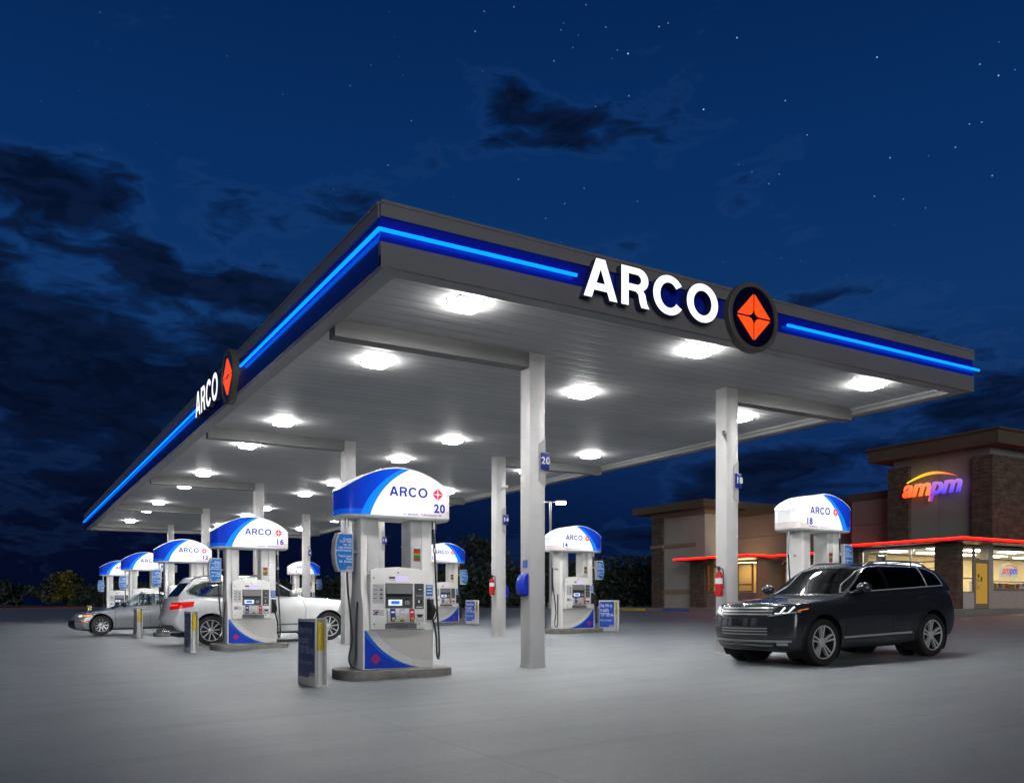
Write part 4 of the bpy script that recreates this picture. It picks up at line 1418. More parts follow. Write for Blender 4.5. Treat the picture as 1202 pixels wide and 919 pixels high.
# grille: dark recess plate and chrome bars
mb = MB()
for z in [.81+.018*i for i in range(10)]: front_strip(None, sb, [z], -.53, .53, .019, .002, None, '', 20, .0, mb)
gr = mb.build('grille', black_plastic, suv)
front_strip(gr, sb, [.86, .91, .96], -.56, .56, .024, .016, bright_trim, 'grille_bar')
mb = MB()
for z in [.50+.016*i for i in range(11)]: front_strip(None, sb, [z], -.50, .50, .017, .002, None, '', 20, .0, mb)
lg = mb.build('lower_grille', black_plastic, suv)
front_strip(lg, sb, [.535, .585, .63], -.50, .50, .018, .012, bright_trim, 'grille_bar')
front_strip(suv, sb, [.425], -.84, .84, .028, .018, M('trim_grey', (.48,.49,.51), .28, metal=.4), 'bumper_trim', 40)
front_strip(suv, sb, [.335], -.55, .55, .016, .012, M('skid_silver', (.36,.37,.38), .35, metal=.6), 'skid_trim', 30, .02)
for sg in (-1, 1):
    mb = MB()
    for z in (.545,.56,.575,.59,.605,.62,.635): ribbon(mb, sb, [(-2, sg*(.58+.24*i/8 + (z-.59)*.5), z) for i in range(9)], (1,0,0), .017, .003)
    mb.build('air_intake', black_plastic, suv)
    mb = MB(); ribbon(mb, sb, [(-2, sg*(.62+.16*i/6), .375) for i in range(7)], (1,0,0), .045, .010)
    mb.build('fog_light', lamp_clear, suv)
    # headlamp detail
    mb = MB()
    for (a, b) in (((.68,.875),(.725,.965)), ((.79,.88),(.835,.975))):
        ribbon(mb, sb, [(-2, sg*(a[0]+(b[0]-a[0])*i/6), a[1]+(b[1]-a[1])*i/6) for i in range(7)], (1,0,0), .026, .012)
    for (a, b) in (((.60,.872),(.68,.872)), ((.71,.878),(.79,.88))):
        ribbon(mb, sb, [(-2, sg*(a[0]+(b[0]-a[0])*i/6), a[1]+(b[1]-a[1])*i/6) for i in range(7)], (1,0,0), .018, .012)
    mb.build('running_light', drl, suv)
    mb = MB(); ribbon(mb, sb, [(-2, sg*(.885+.018*i/6), .91+.03*i/6) for i in range(7)], (1,0,0), .016, .010)
    mb.build('turn_signal', amber, suv)
    mb = MB(); ribbon(mb, sb, [(-2, sg*(.50+.40*i/10), .828+.0065*i) for i in range(11)], (1,0,0), .020, .012)
    mb.build('headlight_trim', bright_trim, suv)
    # side mouldings
    mb = MB(); ribbon(mb, sb, [(x, 3*sg, .445+.01*(x-1.4)) for x in [1.42+.12*i for i in range(16)]], (0,-sg,0), .035, .016)
    mb.build('sill_trim', M_sill if 'M_sill' in globals() else globals().setdefault('M_sill', M('sill_trim', (.50,.51,.53), .28, metal=.4)), suv, 50)
    mb = MB()
    ribbon(mb, sb, [(x, 3*sg, 1.186+.0325*(x-1.62)) for x in [1.62+.09*i for i in range(31)]], (0,-sg,0), .022, .010)
    ribbon(mb, sb, [(x, 3*sg, z) for x, z in polyl([(1.62,1.185),(1.82,1.325),(2.18,1.55),(2.40,1.622),(2.66,1.638),(3.72,1.62),(4.03,1.572),(4.21,1.49),(4.29,1.37),(4.31,1.275)], 8)], (0,-sg,0), .020, .008)
    ribbon(mb, sb, [(x, 3*sg, z) for x, z in seg((3.80,1.245),(3.755,1.605), 8)], (0,-sg,0), .024, .008)
    mb.build('window_trim', bright_trim, suv, 50)
    mb = MB()
    ribbon(mb, sb, [(x, 3*sg, z) for x, z in seg((2.685,1.21),(2.685,1.63), 8)], (0,-sg,0), .10, .003)
    mb.build('door_pillar', M('gloss_black', (.006,.006,.007), .12, coat=1.0), suv, 50)
    # roof rails
    mb = MB()
    def roof_z(x, y):
        h = sb.ray_cast(Vector((x, y, 3)), Vector((0,0,-1))); return h[0].z
    P = [(x, sg*.60, roof_z(x, sg*.60)+d) for x, d in ((2.38,.0),(2.46,.035),(2.62,.058),(3.0,.062),(3.5,.062),(3.85,.055),(4.05,.03),(4.15,.0))]
    mb.tube(smooth_path(P, 4), .017, 8)
    mb.build('roof_rail', steel, suv, 60)
mb = MB().lathe([(0,-.012),(.035,-.010),(.042,0)], 'x', (.075, 0, 1.0), 20)
mb.build('badge', chrome, suv, 50)
MB().box(.5, 4.3, -.62, .62, .22, .30).build('underbody', well_mat, suv)

# ---------------- white SUV beside pump 16 (faces right)
white_car_paint = M('white_car_paint', (.80,.815,.82), .24, coat=1.0, var=.02)
WS = dict(SUV)
WS.update(
    name='suv_car', label='white SUV parked facing right behind pump 16', loc=(9.02, 25.05, g(9.02, 25.05)), rot=PI,
    L=5.30, W=.98,
    top=[(0,1.09),(.15,1.14),(.5,1.20),(1.0,1.245),(1.45,1.27),(1.8,1.272),(2.8,1.277),(3.8,1.285),(4.7,1.31),(5.1,1.31),(5.3,1.28)],
    bot=[(0,.30),(.4,.24),(1.5,.26),(3.8,.27),(4.8,.36),(5.3,.50)],
    wp=[(0,.86),(.3,.93),(.7,.97),(1.1,.985),(2.3,.97),(3.3,.975),(4.2,.995),(4.8,.96),(5.15,.89),(5.3,.84)],
    tail=[(0,.22),(.12,.06),(.28,0),(.40,.02),(.50,.09),(.75,.13),(1,.22)],
    fsweep=.34, rsweep=.26,
    gfront=[(0,1.30),(.3,1.62),(.6,1.95),(.85,2.22),(1,2.42)],
    grear=[(0,5.10),(.3,4.98),(.6,4.82),(.85,4.70),(1,4.62)], grsweep=.16,
    roof=[(1.3,1.68),(2.2,1.81),(2.8,1.875),(3.6,1.895),(4.2,1.875),(4.7,1.83),(5.1,1.77)],
    gwidth=[(0,.91),(.25,.865),(.5,.81),(.75,.75),(.92,.69),(1,.62)],
    gplan=[(1.3,.93),(2.0,.985),(2.8,1.0),(3.8,1.0),(4.4,.965),(5.1,.86)],
    axles=(.85, 4.12), r=.40, arch=.455, tw=.26, rim=.285, style='ten', rimmat=rim_silver,
    paint=white_car_paint, archmat=white_car_paint, beltz=1.22, midx=3.1,
    side_windows=[[(1.70,1.272),(2.72,1.285),(2.72,1.76),(2.45,1.74),(2.2,1.61),(1.82,1.35)],
                  [(2.80,1.286),(3.80,1.302),(3.74,1.725),(2.80,1.738)],
                  [(3.90,1.304),(4.40,1.328),(4.62,1.40),(4.66,1.47),(4.48,1.61),(4.25,1.685),(3.86,1.72)]],
    windshield=[(-.78,1.21),(.78,1.21),(.72,1.55),(.62,1.72),(0,1.745),(-.62,1.72),(-.72,1.55)],
    rear_window=[(-.72,1.33),(.72,1.33),(.60,1.69),(-.60,1.69)],
    sideglass=glass_tint, frontglass=glass_clear, rearglass=glass_dark, seatmat=seat_pale,
    seats=(2.25, 3.35), mirror=(1.92, 1.36), handles=[(2.60,1.10),(3.55,1.12)])
def ws_lamps(bvh):
    yield ('headlight', HS(((0,.52,0),(.1,-1,.1)), ((0,0,1.02),(-.25,.0,1)), ((0,.5,.80),(0,-.1,-1)), ((.9,0,0),(1,0,.4))),
           lambda c, n: c.y > .4 and c.x < 1.2 and c.z > .7 and n.x < .5 and n.z < .85, lamp_clear, .004)
    yield ('tail_light', HS(((0,.60,0),(0,-1,0)), ((4.9,0,1.17),(.05,0,1)), ((4.9,0,1.00),(-.15,0,-1)), ((4.88,0,0),(-1,0,-.3))),
           lambda c, n: c.y > .3 and c.x > 4.3 and c.z > .8 and n.z < .8, red_lens, .010)
WS['lamps'] = ws_lamps
WS['tilt'] = math.atan(.024)
ws, wb = make_car(WS)
mirror_and_handles(ws, wb, WS, white_car_paint, white_car_paint)
gap_lines(ws, wb, [[(1.60,1.19),(1.52,.9),(1.56,.45)], [(2.76,1.23),(2.78,.45)], [(3.86,1.26),(3.92,.95),(3.70,.72)]], gap_mat, .01)
for sg in (-1, 1):
    mb = MB(); ribbon(mb, wb, [(x, 3*sg, .50) for x in [1.45+.13*i for i in range(17)]], (0,-sg,0), .030, .012)
    mb.build('side_trim', chrome, ws, 50)
    mb = MB(); ribbon(mb, wb, [(x, 3*sg, z) for x, z in polyl([(1.66,1.265),(2.72,1.278),(3.9,1.296),(4.42,1.318),(4.65,1.39),(4.69,1.47),(4.5,1.625),(4.25,1.705),(3.74,1.745),(2.72,1.752),(2.42,1.73),(2.15,1.615),(1.66,1.265)], 8)], (0,-sg,0), .022, .006)
    mb.build('window_trim', chrome, ws, 50)
    mb = MB(); ribbon(mb, wb, [(8, sg*(.62+.26*i/8), 1.085+.012*i/8) for i in range(9)], (-1,0,0), .028, .016)
    ribbon(mb, wb, [(x, 3*sg, 1.095) for x in (4.96,5.0,5.06)], (0,-sg,0), .030, .016)
    mb.build('brake_light', red_lit, ws, 50)
    mb = MB()
    for x0_ in (2.76,):
        ribbon(mb, wb, [(x, 3*sg, z) for x, z in seg((2.76,1.24),(2.76,1.745), 8)], (0,-sg,0), .08, .003)
    ribbon(mb, wb, [(x, 3*sg, z) for x, z in seg((3.85,1.285),(3.80,1.735), 8)], (0,-sg,0), .08, .003)
    mb.build('door_pillar', M('gloss_black_b', (.008,.008,.009), .15, coat=1.0), ws, 50)
    mb = MB()
    def rz(x, y): return wb.ray_cast(Vector((x, y, 3)), Vector((0,0,-1)))[0].z
    P = [(x, sg*.64, rz(x, sg*.64)+d) for x, d in ((2.4,.0),(2.5,.04),(2.8,.055),(3.6,.06),(4.2,.055),(4.45,.04),(4.55,.0))]
    mb.tube(smooth_path(P, 4), .017, 8); mb.build('roof_rail', black_plastic, ws, 60)
    mb = MB(); mb.lathe([(.045,-.08),(.05,-.08),(.05,.04),(.045,.04)], 'x', (5.22, sg*.62, .40), 16, True); mb.build('exhaust_pipe', chrome, ws, 50)
mb = MB()
for z in (.44,.47,.50,.53,.56): ribbon(mb, wb, [(8, -.78+1.56*i/16, z) for i in range(17)], (-1,0,0), .032, .004)
mb.build('rear_bumper_trim', dark_grey, ws, 50)
MB().box(.5, 4.9, -.62, .62, .24, .32).build('underbody', well_mat, ws)

# ---------------- grey sedan beside pump 12 (faces left)
sedan_paint = M('sedan_paint', (.38,.40,.43), .27, metal=.35, coat=1.0, var=.02)
SD = dict(SUV)
SD.update(
    name='sedan_car', label='grey sedan parked facing left at the far pumps, behind the white SUV', loc=(2.05, 33.75, g(4.3, 33.7)), rot=0.0,
    L=4.85, W=.91,
    top=[(0,.66),(.1,.70),(.35,.78),(.8,.86),(1.2,.92),(1.5,.945),(2.5,.955),(3.5,.985),(4.2,1.04),(4.6,1.05),(4.85,1.0)],
    bot=[(0,.22),(.35,.17),(1.3,.18),(3.4,.19),(4.3,.24),(4.85,.36)],
    wp=[(0,.74),(.25,.82),(.6,.885),(1.0,.91),(2.0,.905),(3.0,.91),(3.8,.915),(4.3,.89),(4.65,.82),(4.85,.76)],
    nose=[(0,.14),(.1,.04),(.3,.0),(.55,.01),(.75,.06),(.9,.12),(1,.22)],
    tail=[(0,.16),(.1,.03),(.3,0),(.6,.03),(.85,.05),(1,.12)],
    fsweep=.42, rsweep=.28,
    gfront=[(0,1.12),(.3,1.50),(.6,1.88),(.85,2.16),(1,2.36)], gsweep=.2,
    grear=[(0,4.35),(.3,4.15),(.6,3.88),(.85,3.66),(1,3.50)], grsweep=.16,
    roof=[(1.2,1.22),(2.0,1.37),(2.5,1.455),(3.0,1.465),(3.5,1.43),(4.0,1.34),(4.4,1.2)],
    gwidth=[(0,.84),(.25,.79),(.5,.735),(.75,.68),(.92,.625),(1,.55)],
    gplan=[(1.2,.93),(1.8,.98),(2.5,1.0),(3.2,1.0),(3.8,.96),(4.35,.86)],
    axles=(.98, 3.76), r=.335, arch=.385, tw=.215, rim=.225, style='disc', rimmat=M('rim_grey', (.50,.51,.53), .28, metal=.85),
    paint=sedan_paint, archmat=sedan_paint, beltz=.97, midx=2.6, lip=.035, liph=.008,
    side_windows=[[(1.58,.975),(2.50,.99),(2.50,1.375),(2.22,1.35),(2.0,1.255)],
                  [(2.58,.992),(3.42,1.015),(3.34,1.345),(2.95,1.385),(2.58,1.38)],
                  [(3.49,1.02),(3.80,1.04),(3.72,1.16),(3.42,1.325)]],
    windshield=[(-.72,.95),(.72,.95),(.65,1.22),(.54,1.37),(0,1.395),(-.54,1.37),(-.65,1.22)],
    rear_window=[(-.62,1.08),(.62,1.08),(.50,1.34),(-.50,1.34)],
    sideglass=glass_clear, frontglass=glass_clear, rearglass=glass_dark, seatmat=seat_pale,
    seats=(2.0, 2.9), mirror=(1.72, 1.03), handles=[(2.36,.86),(3.30,.88)])
def sd_lamps(bvh):
    yield ('headlight', HS(((0,.46,0),(.1,-1,.3)), ((0,0,.735),(-.16,.0,1)), ((0,.5,.60),(-.02,-.12,-1)), ((.66,0,0),(1,0,.3))),
           lambda c, n: c.y > .4 and c.x < 1.0 and c.z > .5 and n.x < .5 and n.z < .85, lamp_clear, .004)
    yield ('tail_light', HS(((0,.42,0),(0,-1,0)), ((0,0,.93),(0,0,1)), ((0,0,.74),(0,0,-1)), ((4.4,0,0),(-1,0,0))),
           lambda c, n: c.y > .3 and c.x > 4.1 and c.z > .6 and n.z < .8, red_lens, .006)
SD['lamps'] = sd_lamps
SD['tilt'] = -math.atan(.024)
sd, db = make_car(SD)
mirror_and_handles(sd, db, SD, sedan_paint, black_plastic)
gap_lines(sd, db, [[(1.46,.93),(1.42,.7),(1.45,.32)], [(2.54,.96),(2.56,.32)], [(3.42,.99),(3.46,.75),(3.32,.5)]], gap_mat, .01)
for sg in (-1, 1):
    mb = MB(); ribbon(mb, db, [(-2, sg*(.60+.12*i/6), .665) for i in range(7)], (1,0,0), .06, .010)
    mb.build('headlight_bulb', head_warm, sd, 50)
    mb = MB(); ribbon(mb, db, [(x, 3*sg, .67+.05*(x-.5)) for x in (.46,.52,.58,.64,.70)], (0,-sg,0), .055, .008)
    mb.build('turn_signal', amber_lit, sd, 50)
    mb = MB(); ribbon(mb, db, [(x, 3*sg, .50-.35*(x-.42)) for x in (.38,.44,.50,.56)], (0,-sg,0), .020, .010)
    mb.build('marker_light', amber_lit, sd, 50)
    mb = MB(); ribbon(mb, db, [(x, 3*sg, z) for x, z in polyl([(1.55,.968),(2.5,.982),(3.5,1.012),(3.83,1.035),(3.74,1.165),(3.43,1.335),(3.34,1.36),(2.95,1.40),(2.5,1.39),(2.2,1.365),(1.98,1.265),(1.55,.968)], 8)], (0,-sg,0), .014, .005)
    mb.build('window_trim', chrome, sd, 50)
    mb = MB(); ribbon(mb, db, [(x, 3*sg, z) for x, z in seg((2.54,.985),(2.54,1.385), 8)], (0,-sg,0), .085, .003)
    mb.build('door_pillar', M('gloss_black_c', (.008,.008,.009), .15, coat=1.0), sd, 50)
mb = MB()
for z in [.26+.018*i for i in range(15)]: ribbon(mb, db, [(-2, -.55+1.1*i/20, z) for i in range(21)], (1,0,0), .019, .003)
mb.build('grille', black_plastic, sd, 50)
mb = MB()
for z in (.56, .63): ribbon(mb, db, [(-2, -.5+1.0*i/20, z) for i in range(21)], (1,0,0), .018, .010)
mb.build('grille_bar', chrome, sd, 50)
MB().box(.4, 4.5, -.6, .6, .16, .24).build('underbody', well_mat, sd)


# ------------------------------------------------------------------ convenience store
def stone_material():
    m, t, out = new_mat('ledger_stone')
    p = t.node('ShaderNodeBsdfPrincipled'); t.nt.links.new(p.outputs[0], out.inputs[0])
    s = t.sep(t.pos())
    v = t.comb(t.m('ADD', s[0], s[1]), s[2], 0)
    b = t.node('ShaderNodeTexBrick', offset=.37, offset_frequency=2, squash=.7, squash_frequency=3)
    t.put(b.inputs['Vector'], v)
    t.put(b.inputs['Color1'], (.135,.098,.072)); t.put(b.inputs['Color2'], (.075,.058,.048)); t.put(b.inputs['Mortar'], (.04,.033,.028))
    b.inputs['Scale'].default_value = 1.0; b.inputs['Mortar Size'].default_value = .010
    b.inputs['Brick Width'].default_value = .55; b.inputs['Row Height'].default_value = .085; b.inputs['Bias'].default_value = -.1
    n = t.noise(t.pos(), 3.2, 4)
    f = t.mr(n, .25, .75, .6, 1.5)
    t.put(p.inputs['Base Color'], t.mix(1.0, b.outputs[0], t.comb(f, f, f), 'MULTIPLY'))
    p.inputs['Roughness'].default_value = .85
    t.put(p.inputs['Normal'], t.bump(t.m('ADD', t.m('MULTIPLY', b.outputs[1], -1), t.m('MULTIPLY', n, .8)), .7, .04))
    return m
stone = stone_material()
stucco = M('stucco', (.28,.268,.25), .9, var=.08, vscale=.8, grime=.12, bump=.3, bscale=70)
stucco_mauve = M('stucco_mauve', (.22,.175,.172), .9, var=.08, vscale=.8, grime=.12, bump=.3, bscale=70)
trim_brown = M('roof_trim', (.10,.074,.055), .7, var=.12, vscale=.9)
trim_tan = M('tan_trim', (.27,.20,.135), .8, var=.08)
awning_metal = M('awning_metal', (.06,.02,.018), .35, var=.1)
neon_red = M('neon_red', (.5,.01,.01), .3, emis=(1.0,.0022,.0026), estr=9.0)
neon_core = M('neon_core', (.6,.1,.02), .3, emis=(1.0,.07,.02), estr=1.5)
frame_alu = M('window_frame', (.42,.40,.37), .4, metal=.5)
frame_orange = M('orange_frame', (.32,.13,.04), .45)
store_glass = glass_mat('store_glass', (.90,.92,.90), .0)
cream = M('cream_wall', (.62,.50,.28), .8, var=.05)
inside_white = M('inside_white', (.62,.60,.55), .7)
inside_light = M('inside_light', (.9,.9,.85), .5, emis=(1.0,.90,.70), estr=26)
cooler_light = M('cooler_light', (.6,.7,.8), .5, emis=(.55,.78,1.0), estr=1.6)
door_yellow = M('yellow_door', (.55,.34,.05), .5, emis=(1.0,.58,.08), estr=.22, sample=False)
tile = M('floor_tile', (.35,.32,.28), .4, var=.1)

FS = .905
store = thing('convenience_store', 'stone and stucco store building with red neon lined awnings and lit windows', 'store', (0,0,0))
def sb_(name, mat, *b, parent=None, bevel=0):
    for q in b: o = MB().box(*q, bevel).build(name, mat, parent or store)
    return o
# tower with the sign
sb_('tower_wall', stucco, (38.0,44.0,22.32,24.74,3.93,8.12), (38.0,44.0,24.76,27.15,3.93,8.12))
sb_('tower_joint', M('joint_dark', (.08,.075,.07), .9), (38.03,43.9,24.741,24.759,3.95,8.1))
sb_('stone_pier', stone, (37.8,38.5,22.1,23.05,3.98,7.75))
sb_('stone_pier', stone, (37.8,38.5,26.2,27.35,3.98,7.75))
sb_('stone_pier', stone, (38.501,44,22.1,22.318,3.98,7.75))
sb_('roof_overhang', trim_brown, (37.3,45.0,21.55,28.1,8.125,8.72))
sb_('roof_overhang', trim_brown, (37.2,45.1,21.45,28.2,8.722,8.80))
# recessed middle wall
sb_('middle_wall', stucco_mauve, (39.5,45,27.152,39.58,3.72,5.18), (39.5,45,27.152,39.58,5.20,6.5))
sb_('parapet_cap', trim_brown, (39.3,45.2,27.36,39.55,6.502,6.88))
# left wing
sb_('wing_wall', M('stucco_pale', (.39,.375,.34), .9, var=.08, vscale=.8, grime=.12, bump=.3, bscale=70), (37.2,45,39.6,44.3,FS,6.9))
sb_('roof_overhang', trim_brown, (36.3,45.8,38.75,45.5,6.995,7.45))
sb_('wing_cornice', trim_tan, (37.0,45.1,39.4,44.5,6.7,6.99))
sb_('stone_pier', stone, (37.05,37.7,43.35,44.45,FS,6.69))
sb_('stone_pier', stone, (36.9,37.7,39.35,40.6,FS,3.74))
sb_('wall_band', trim_tan, (37.12,37.3,40.3,43.34,4.75,4.95), (37.12,37.3,40.62,43.34,1.75,2.05))
sb_('wall_band', trim_tan, (36.98,37.7,43.30,44.5,4.75,4.95))
# right wing
sb_('right_wall', stucco_mauve, (38.52,66,22.40,30,3.9,5.2), (38.52,66,22.40,30,5.22,6.45))
sb_('parapet_cap', trim_brown, (38.52,66.2,22.2,30.2,6.452,6.85))
sb_('upper_wall', trim_brown, (44.2,66,27,31,6.86,8.3))
# ground floor: front bay
sb_('stone_pier', stone, (35.2,35.62,22.1,23.15,FS,3.74), (35.2,35.9,27.0,28.5,FS,3.74))
sb_('bay_wall', stucco, (35.32,35.6,23.152,26.998,FS,1.55))
sb_('bay_wall', stucco, (35.62,35.8,28.3,28.4,FS,3.74), (35.81,39.4,28.3,28.4,FS,3.74))
sb_('right_base_wall', M('pale_stucco', (.42,.39,.34), .85, var=.06, grime=.2), (38.22,66,22.42,22.7,FS,1.72), (37.85,38.215,22.3,22.7,FS,3.74), (43.6,66,22.42,22.7,1.722,3.74))
# awnings
AW = [(34.5,38.4,21.4,28.5), (38.402,66,21.4,22.38), (37.9,39.48,28.502,34.9), (35.9,38.0,34.902,40.9)]
sb_('awning', awning_metal, *[(a,b,c,d,3.75,3.92) for a,b,c,d in AW])
def neon(p0, p1, out):
    o = Vector(out)
    a, b = Vector(p0), Vector(p1)
    d = (b-a)
    MB().tube([a+o*.05+Vector((0,0,-.02)), b+o*.05+Vector((0,0,-.02))], .050, 8).build('neon_strip', neon_red, store, 60)
    MB().tube([a+o*.115+Vector((0,0,.01)), b+o*.115+Vector((0,0,.01))], .014, 8).build('neon_core', neon_core, store, 60)
zn = 3.885
neon((34.5,21.34,zn), (34.5,28.5,zn), (-1,0,0))
neon((34.44,21.4,zn), (66,21.4,zn), (0,-1,0))
neon((37.9,28.5,zn), (37.9,34.9,zn), (-1,0,0))
neon((35.84,34.9,zn), (37.9,34.9,zn), (0,-1,0))
neon((35.9,34.9,zn), (35.9,40.9,zn), (-1,0,0))
# windows of the front bay
def window_x(x, y0, y1, z0, z1, my, mz, frame=frame_alu, fw=.05):
    mb = MB()
    for y in [y0, y1-fw] + [q-fw/2 for q in my]: mb.box(x-.04, x+.04, y, y+fw, z0, z1)
    ys = [y0] + sorted(my) + [y1]
    for z in [z0, z1-fw] + mz:
        for a, b in zip(ys, ys[1:]): mb.box(x-.035, x+.035, a+fw*.5+.001 if a != y0 else a+fw+.001, b-fw*.5-.001 if b != y1 else b-fw-.001, z, z+fw)
    f = mb.build('window', frame, store)
    MB().quad((x,y0,z0),(x,y1,z0),(x,y1,z1),(x,y0,z1)).build('pane', store_glass, f)
def window_y(y, x0, x1, z0, z1, mx, mz, frame=frame_alu, fw=.05, name='window'):
    mb = MB()
    for x in [x0, x1-fw] + [q-fw/2 for q in mx]: mb.box(x, x+fw, y-.04, y+.04, z0, z1)
    xs = [x0] + sorted(mx) + [x1]
    for z in [z0, z1-fw] + mz:
        for a, b in zip(xs, xs[1:]): mb.box(a+fw*.5+.001 if a != x0 else a+fw+.001, b-fw*.5-.001 if b != x1 else b-fw-.001, y-.035, y+.035, z, z+fw)
    f = mb.build(name, frame, store)
    MB().quad((x0,y,z0),(x1,y,z0),(x1,y,z1),(x0,y,z1)).build('pane', store_glass, f)
    return f
window_x(35.42, 23.16, 26.99, 1.552, 3.62, [24.45, 25.7], [2.95])
window_y(22.30, 35.64, 36.70, 1.60, 3.60, [], [3.0, 2.2])
sb_('bay_wall', M('kick_white', (.50,.50,.48), .5), (35.63,36.70,22.27,22.33,FS,1.595))
d = window_y(22.30, 36.72, 37.82, 3.02, 3.60, [], [])
dm = MB(); dm.box(36.74,36.83,22.26,22.34,FS+.01,3.01); dm.box(37.72,37.81,22.26,22.34,FS+.01,3.01); dm.box(36.832,37.718,22.26,22.34,2.9,3.01); dm.box(36.832,37.718,22.26,22.34,FS+.01,FS+.22)
door = dm.build('door', frame_alu, store)
MB().box(36.835,37.715,22.29,22.31,FS+.225,2.895).build('pane', door_yellow, door)
dm = MB()
dm.tube([(36.90,22.25,1.75),(36.90,22.19,1.80),(36.90,22.19,2.15),(36.90,22.25,2.20)], .018, 8); dm.build('handle', steel, door, 60)
sm = MB(); sm.box(37.0,37.12,22.282,22.288,2.28,2.42); sm.mi = 1; sm.box(37.22,37.34,22.282,22.288,2.10,2.30); sm.mi = 2; sm.box(37.02,37.10,22.282,22.288,2.06,2.18)
sm.build('notice', [red_paint, green_paint, text_blue], door)
window_y(22.48, 38.25, 43.6, 1.75, 3.62, [], [], fw=.07)
sb_('window_sill', frame_alu, (38.2,43.65,22.36,22.46,1.724,1.748))
# left recess: entry and shopfront windows
window_x(39.40, 29.0, 33.6, FS, 3.55, [30.5, 32.0], [])
window_x(39.40, 33.75, 35.4, FS, 3.55, [34.6], [3.0], frame_orange, .09)
window_x(37.15, 35.6, 39.3, FS+.9, 3.5, [36.8, 38.1], [2.2], frame_orange, .09)
sb_('recess_wall', stucco_mauve, (37.1,37.3,35.45,39.34,FS,FS+.88))
sb_('ground_floor_side', trim_tan, (37.31,39.38,35.42,35.52,FS,3.74))
# inside
inside = MB()
inside.quad((35.5,22.5,FS+.012),(66,22.5,FS+.012),(66,40,FS+.012),(35.5,40,FS+.012))
inside.build('inside_floor', tile, store)
sb_('inside_wall', cream, (38.6,66,28.0,28.1,FS+.02,3.6), (36.0,38.0,28.15,28.25,FS+.02,3.6))
sb_('inside_ceiling', inside_white, (35.5,66,22.75,28.2,3.64,3.70), (39.55,46,28.5,39.5,3.64,3.70))
mb = MB()
for x in (36.8, 39.6, 42.4, 45.2, 48.0, 51.0, 54.0):
    for y in (23.9, 26.3): mb.box(x-.6, x+.6, y-.3, y+.3, 3.60, 3.637)
mb.build('inside_light', inside_light, store)
mb = MB()
for y in (30.5, 33.0, 37.5): mb.box(40.8, 41.6, y-.12, y+.12, 3.60, 3.637)
mb.build('inside_light', M('inside_light_dim', (.9,.9,.85), .5, emis=(1.0,.80,.5), estr=22), store)
sb_('back_wall', cream, (39.1,39.2,35.6,39.3,FS,3.6))
MB().box(38.0,38.5,36.5,38.5,3.55,3.58).build('inside_light', M('inside_light_amber', (.9,.8,.6), .5, emis=(1.0,.66,.30), estr=14.0), store)
sb_('back_wall', inside_white, (43.5,43.6,28.6,39.5,FS+.02,3.6))
# open the solid walls where the rooms are: (rooms sit in front of the solid cores)
# sign on the tower
def gradient_mat(name, stops, axis, a, b, strength, top_tint=None):
    m, t, out = new_mat(name)
    p = t.node('ShaderNodeBsdfPrincipled'); t.nt.links.new(p.outputs[0], out.inputs[0])
    s = t.sep(t.pos())
    r = t.node('ShaderNodeValToRGB')
    t.put(r.inputs[0], t.mr(s[axis], a, b, 0, 1))
    el = r.color_ramp.elements
    while len(el) > 1: el.remove(el[-1])
    for i, (q, c) in enumerate(stops):
        e = el[0] if i == 0 else el.new(q)
        e.position = q; e.color = (*lin(c), 1)
    c = r.outputs[0]
    if top_tint:
        z0, z1, tc = top_tint
        c = t.mix(t.mr(s[2], z0, z1, 0, .55), c, lin(tc))
    t.put(p.inputs['Base Color'], c); t.put(p.inputs['Emission Color'], c)
    p.inputs['Emission Strength'].default_value = strength
    return m
def ampm(x, yl, yr, zb, zx, direction, matl, mata, parent, name, bold=.022):
    """yl..yr: start and end of the word along its wall, zb baseline, zx x-height"""
    me = text_mesh('ampm', 1.0, .05 if bold else .004, bold, .28, 'LEFT', .98 if bold else 1.05)
    vs = me.vertices
    x0 = min(v.co.x for v in vs); x1 = max(v.co.x for v in vs)
    ya = min(v.co.y for v in vs); yb = max(v.co.y for v in vs)
    w = abs(yr-yl)
    full = zx*(yb-ya)/(yb-ya)
    dsc = .30                                   # share of the height under the baseline
    H = zx/(1-dsc)
    for v in vs:
        v.co.x = (v.co.x-x0)/(x1-x0)*w
        v.co.y = ((v.co.y-ya)/(yb-ya)-dsc)*H
    if direction == '-x': loc = (x, yl, zb)
    else: loc = (yl, x, zb)
    F = facing(direction, loc)
    MB().add_mesh(me, F).build(name, matl, parent)
    # crescent over the word
    up, lo = [], []
    for i in range(25):
        q = i/24; a = math.sin(PI*(q*.86+.05))
        xx = w*(.08 + .84*q)
        zz = zx*(1.05 + .62*a)
        th = zx*.20*max(.03, math.sin(PI*min(1, q*.9+.08)))
        up.append((xx, zz+th/2)); lo.append((xx, zz-th/2))
    MB().add_mesh(loops_mesh([up + lo[::-1]], .04), F).build('sign_arc', mata, parent)
word_m = gradient_mat('sign_word', [(0,(255,80,20)),(.44,(255,140,50)),(.50,(150,60,190)),(.58,(60,70,250)),(1,(60,60,255))], 1, 26.4, 23.45, 1.0, (6.2, 6.95, (255,165,120)))
arc_m = gradient_mat('sign_arc', [(0,(250,235,40)),(.5,(255,190,60)),(1,(255,90,60))], 1, 26.2, 23.7, 1.0)
ampm(37.70, 26.45, 23.45, 6.22, .62, '-x', word_m, arc_m, store, 'sign_lettering')

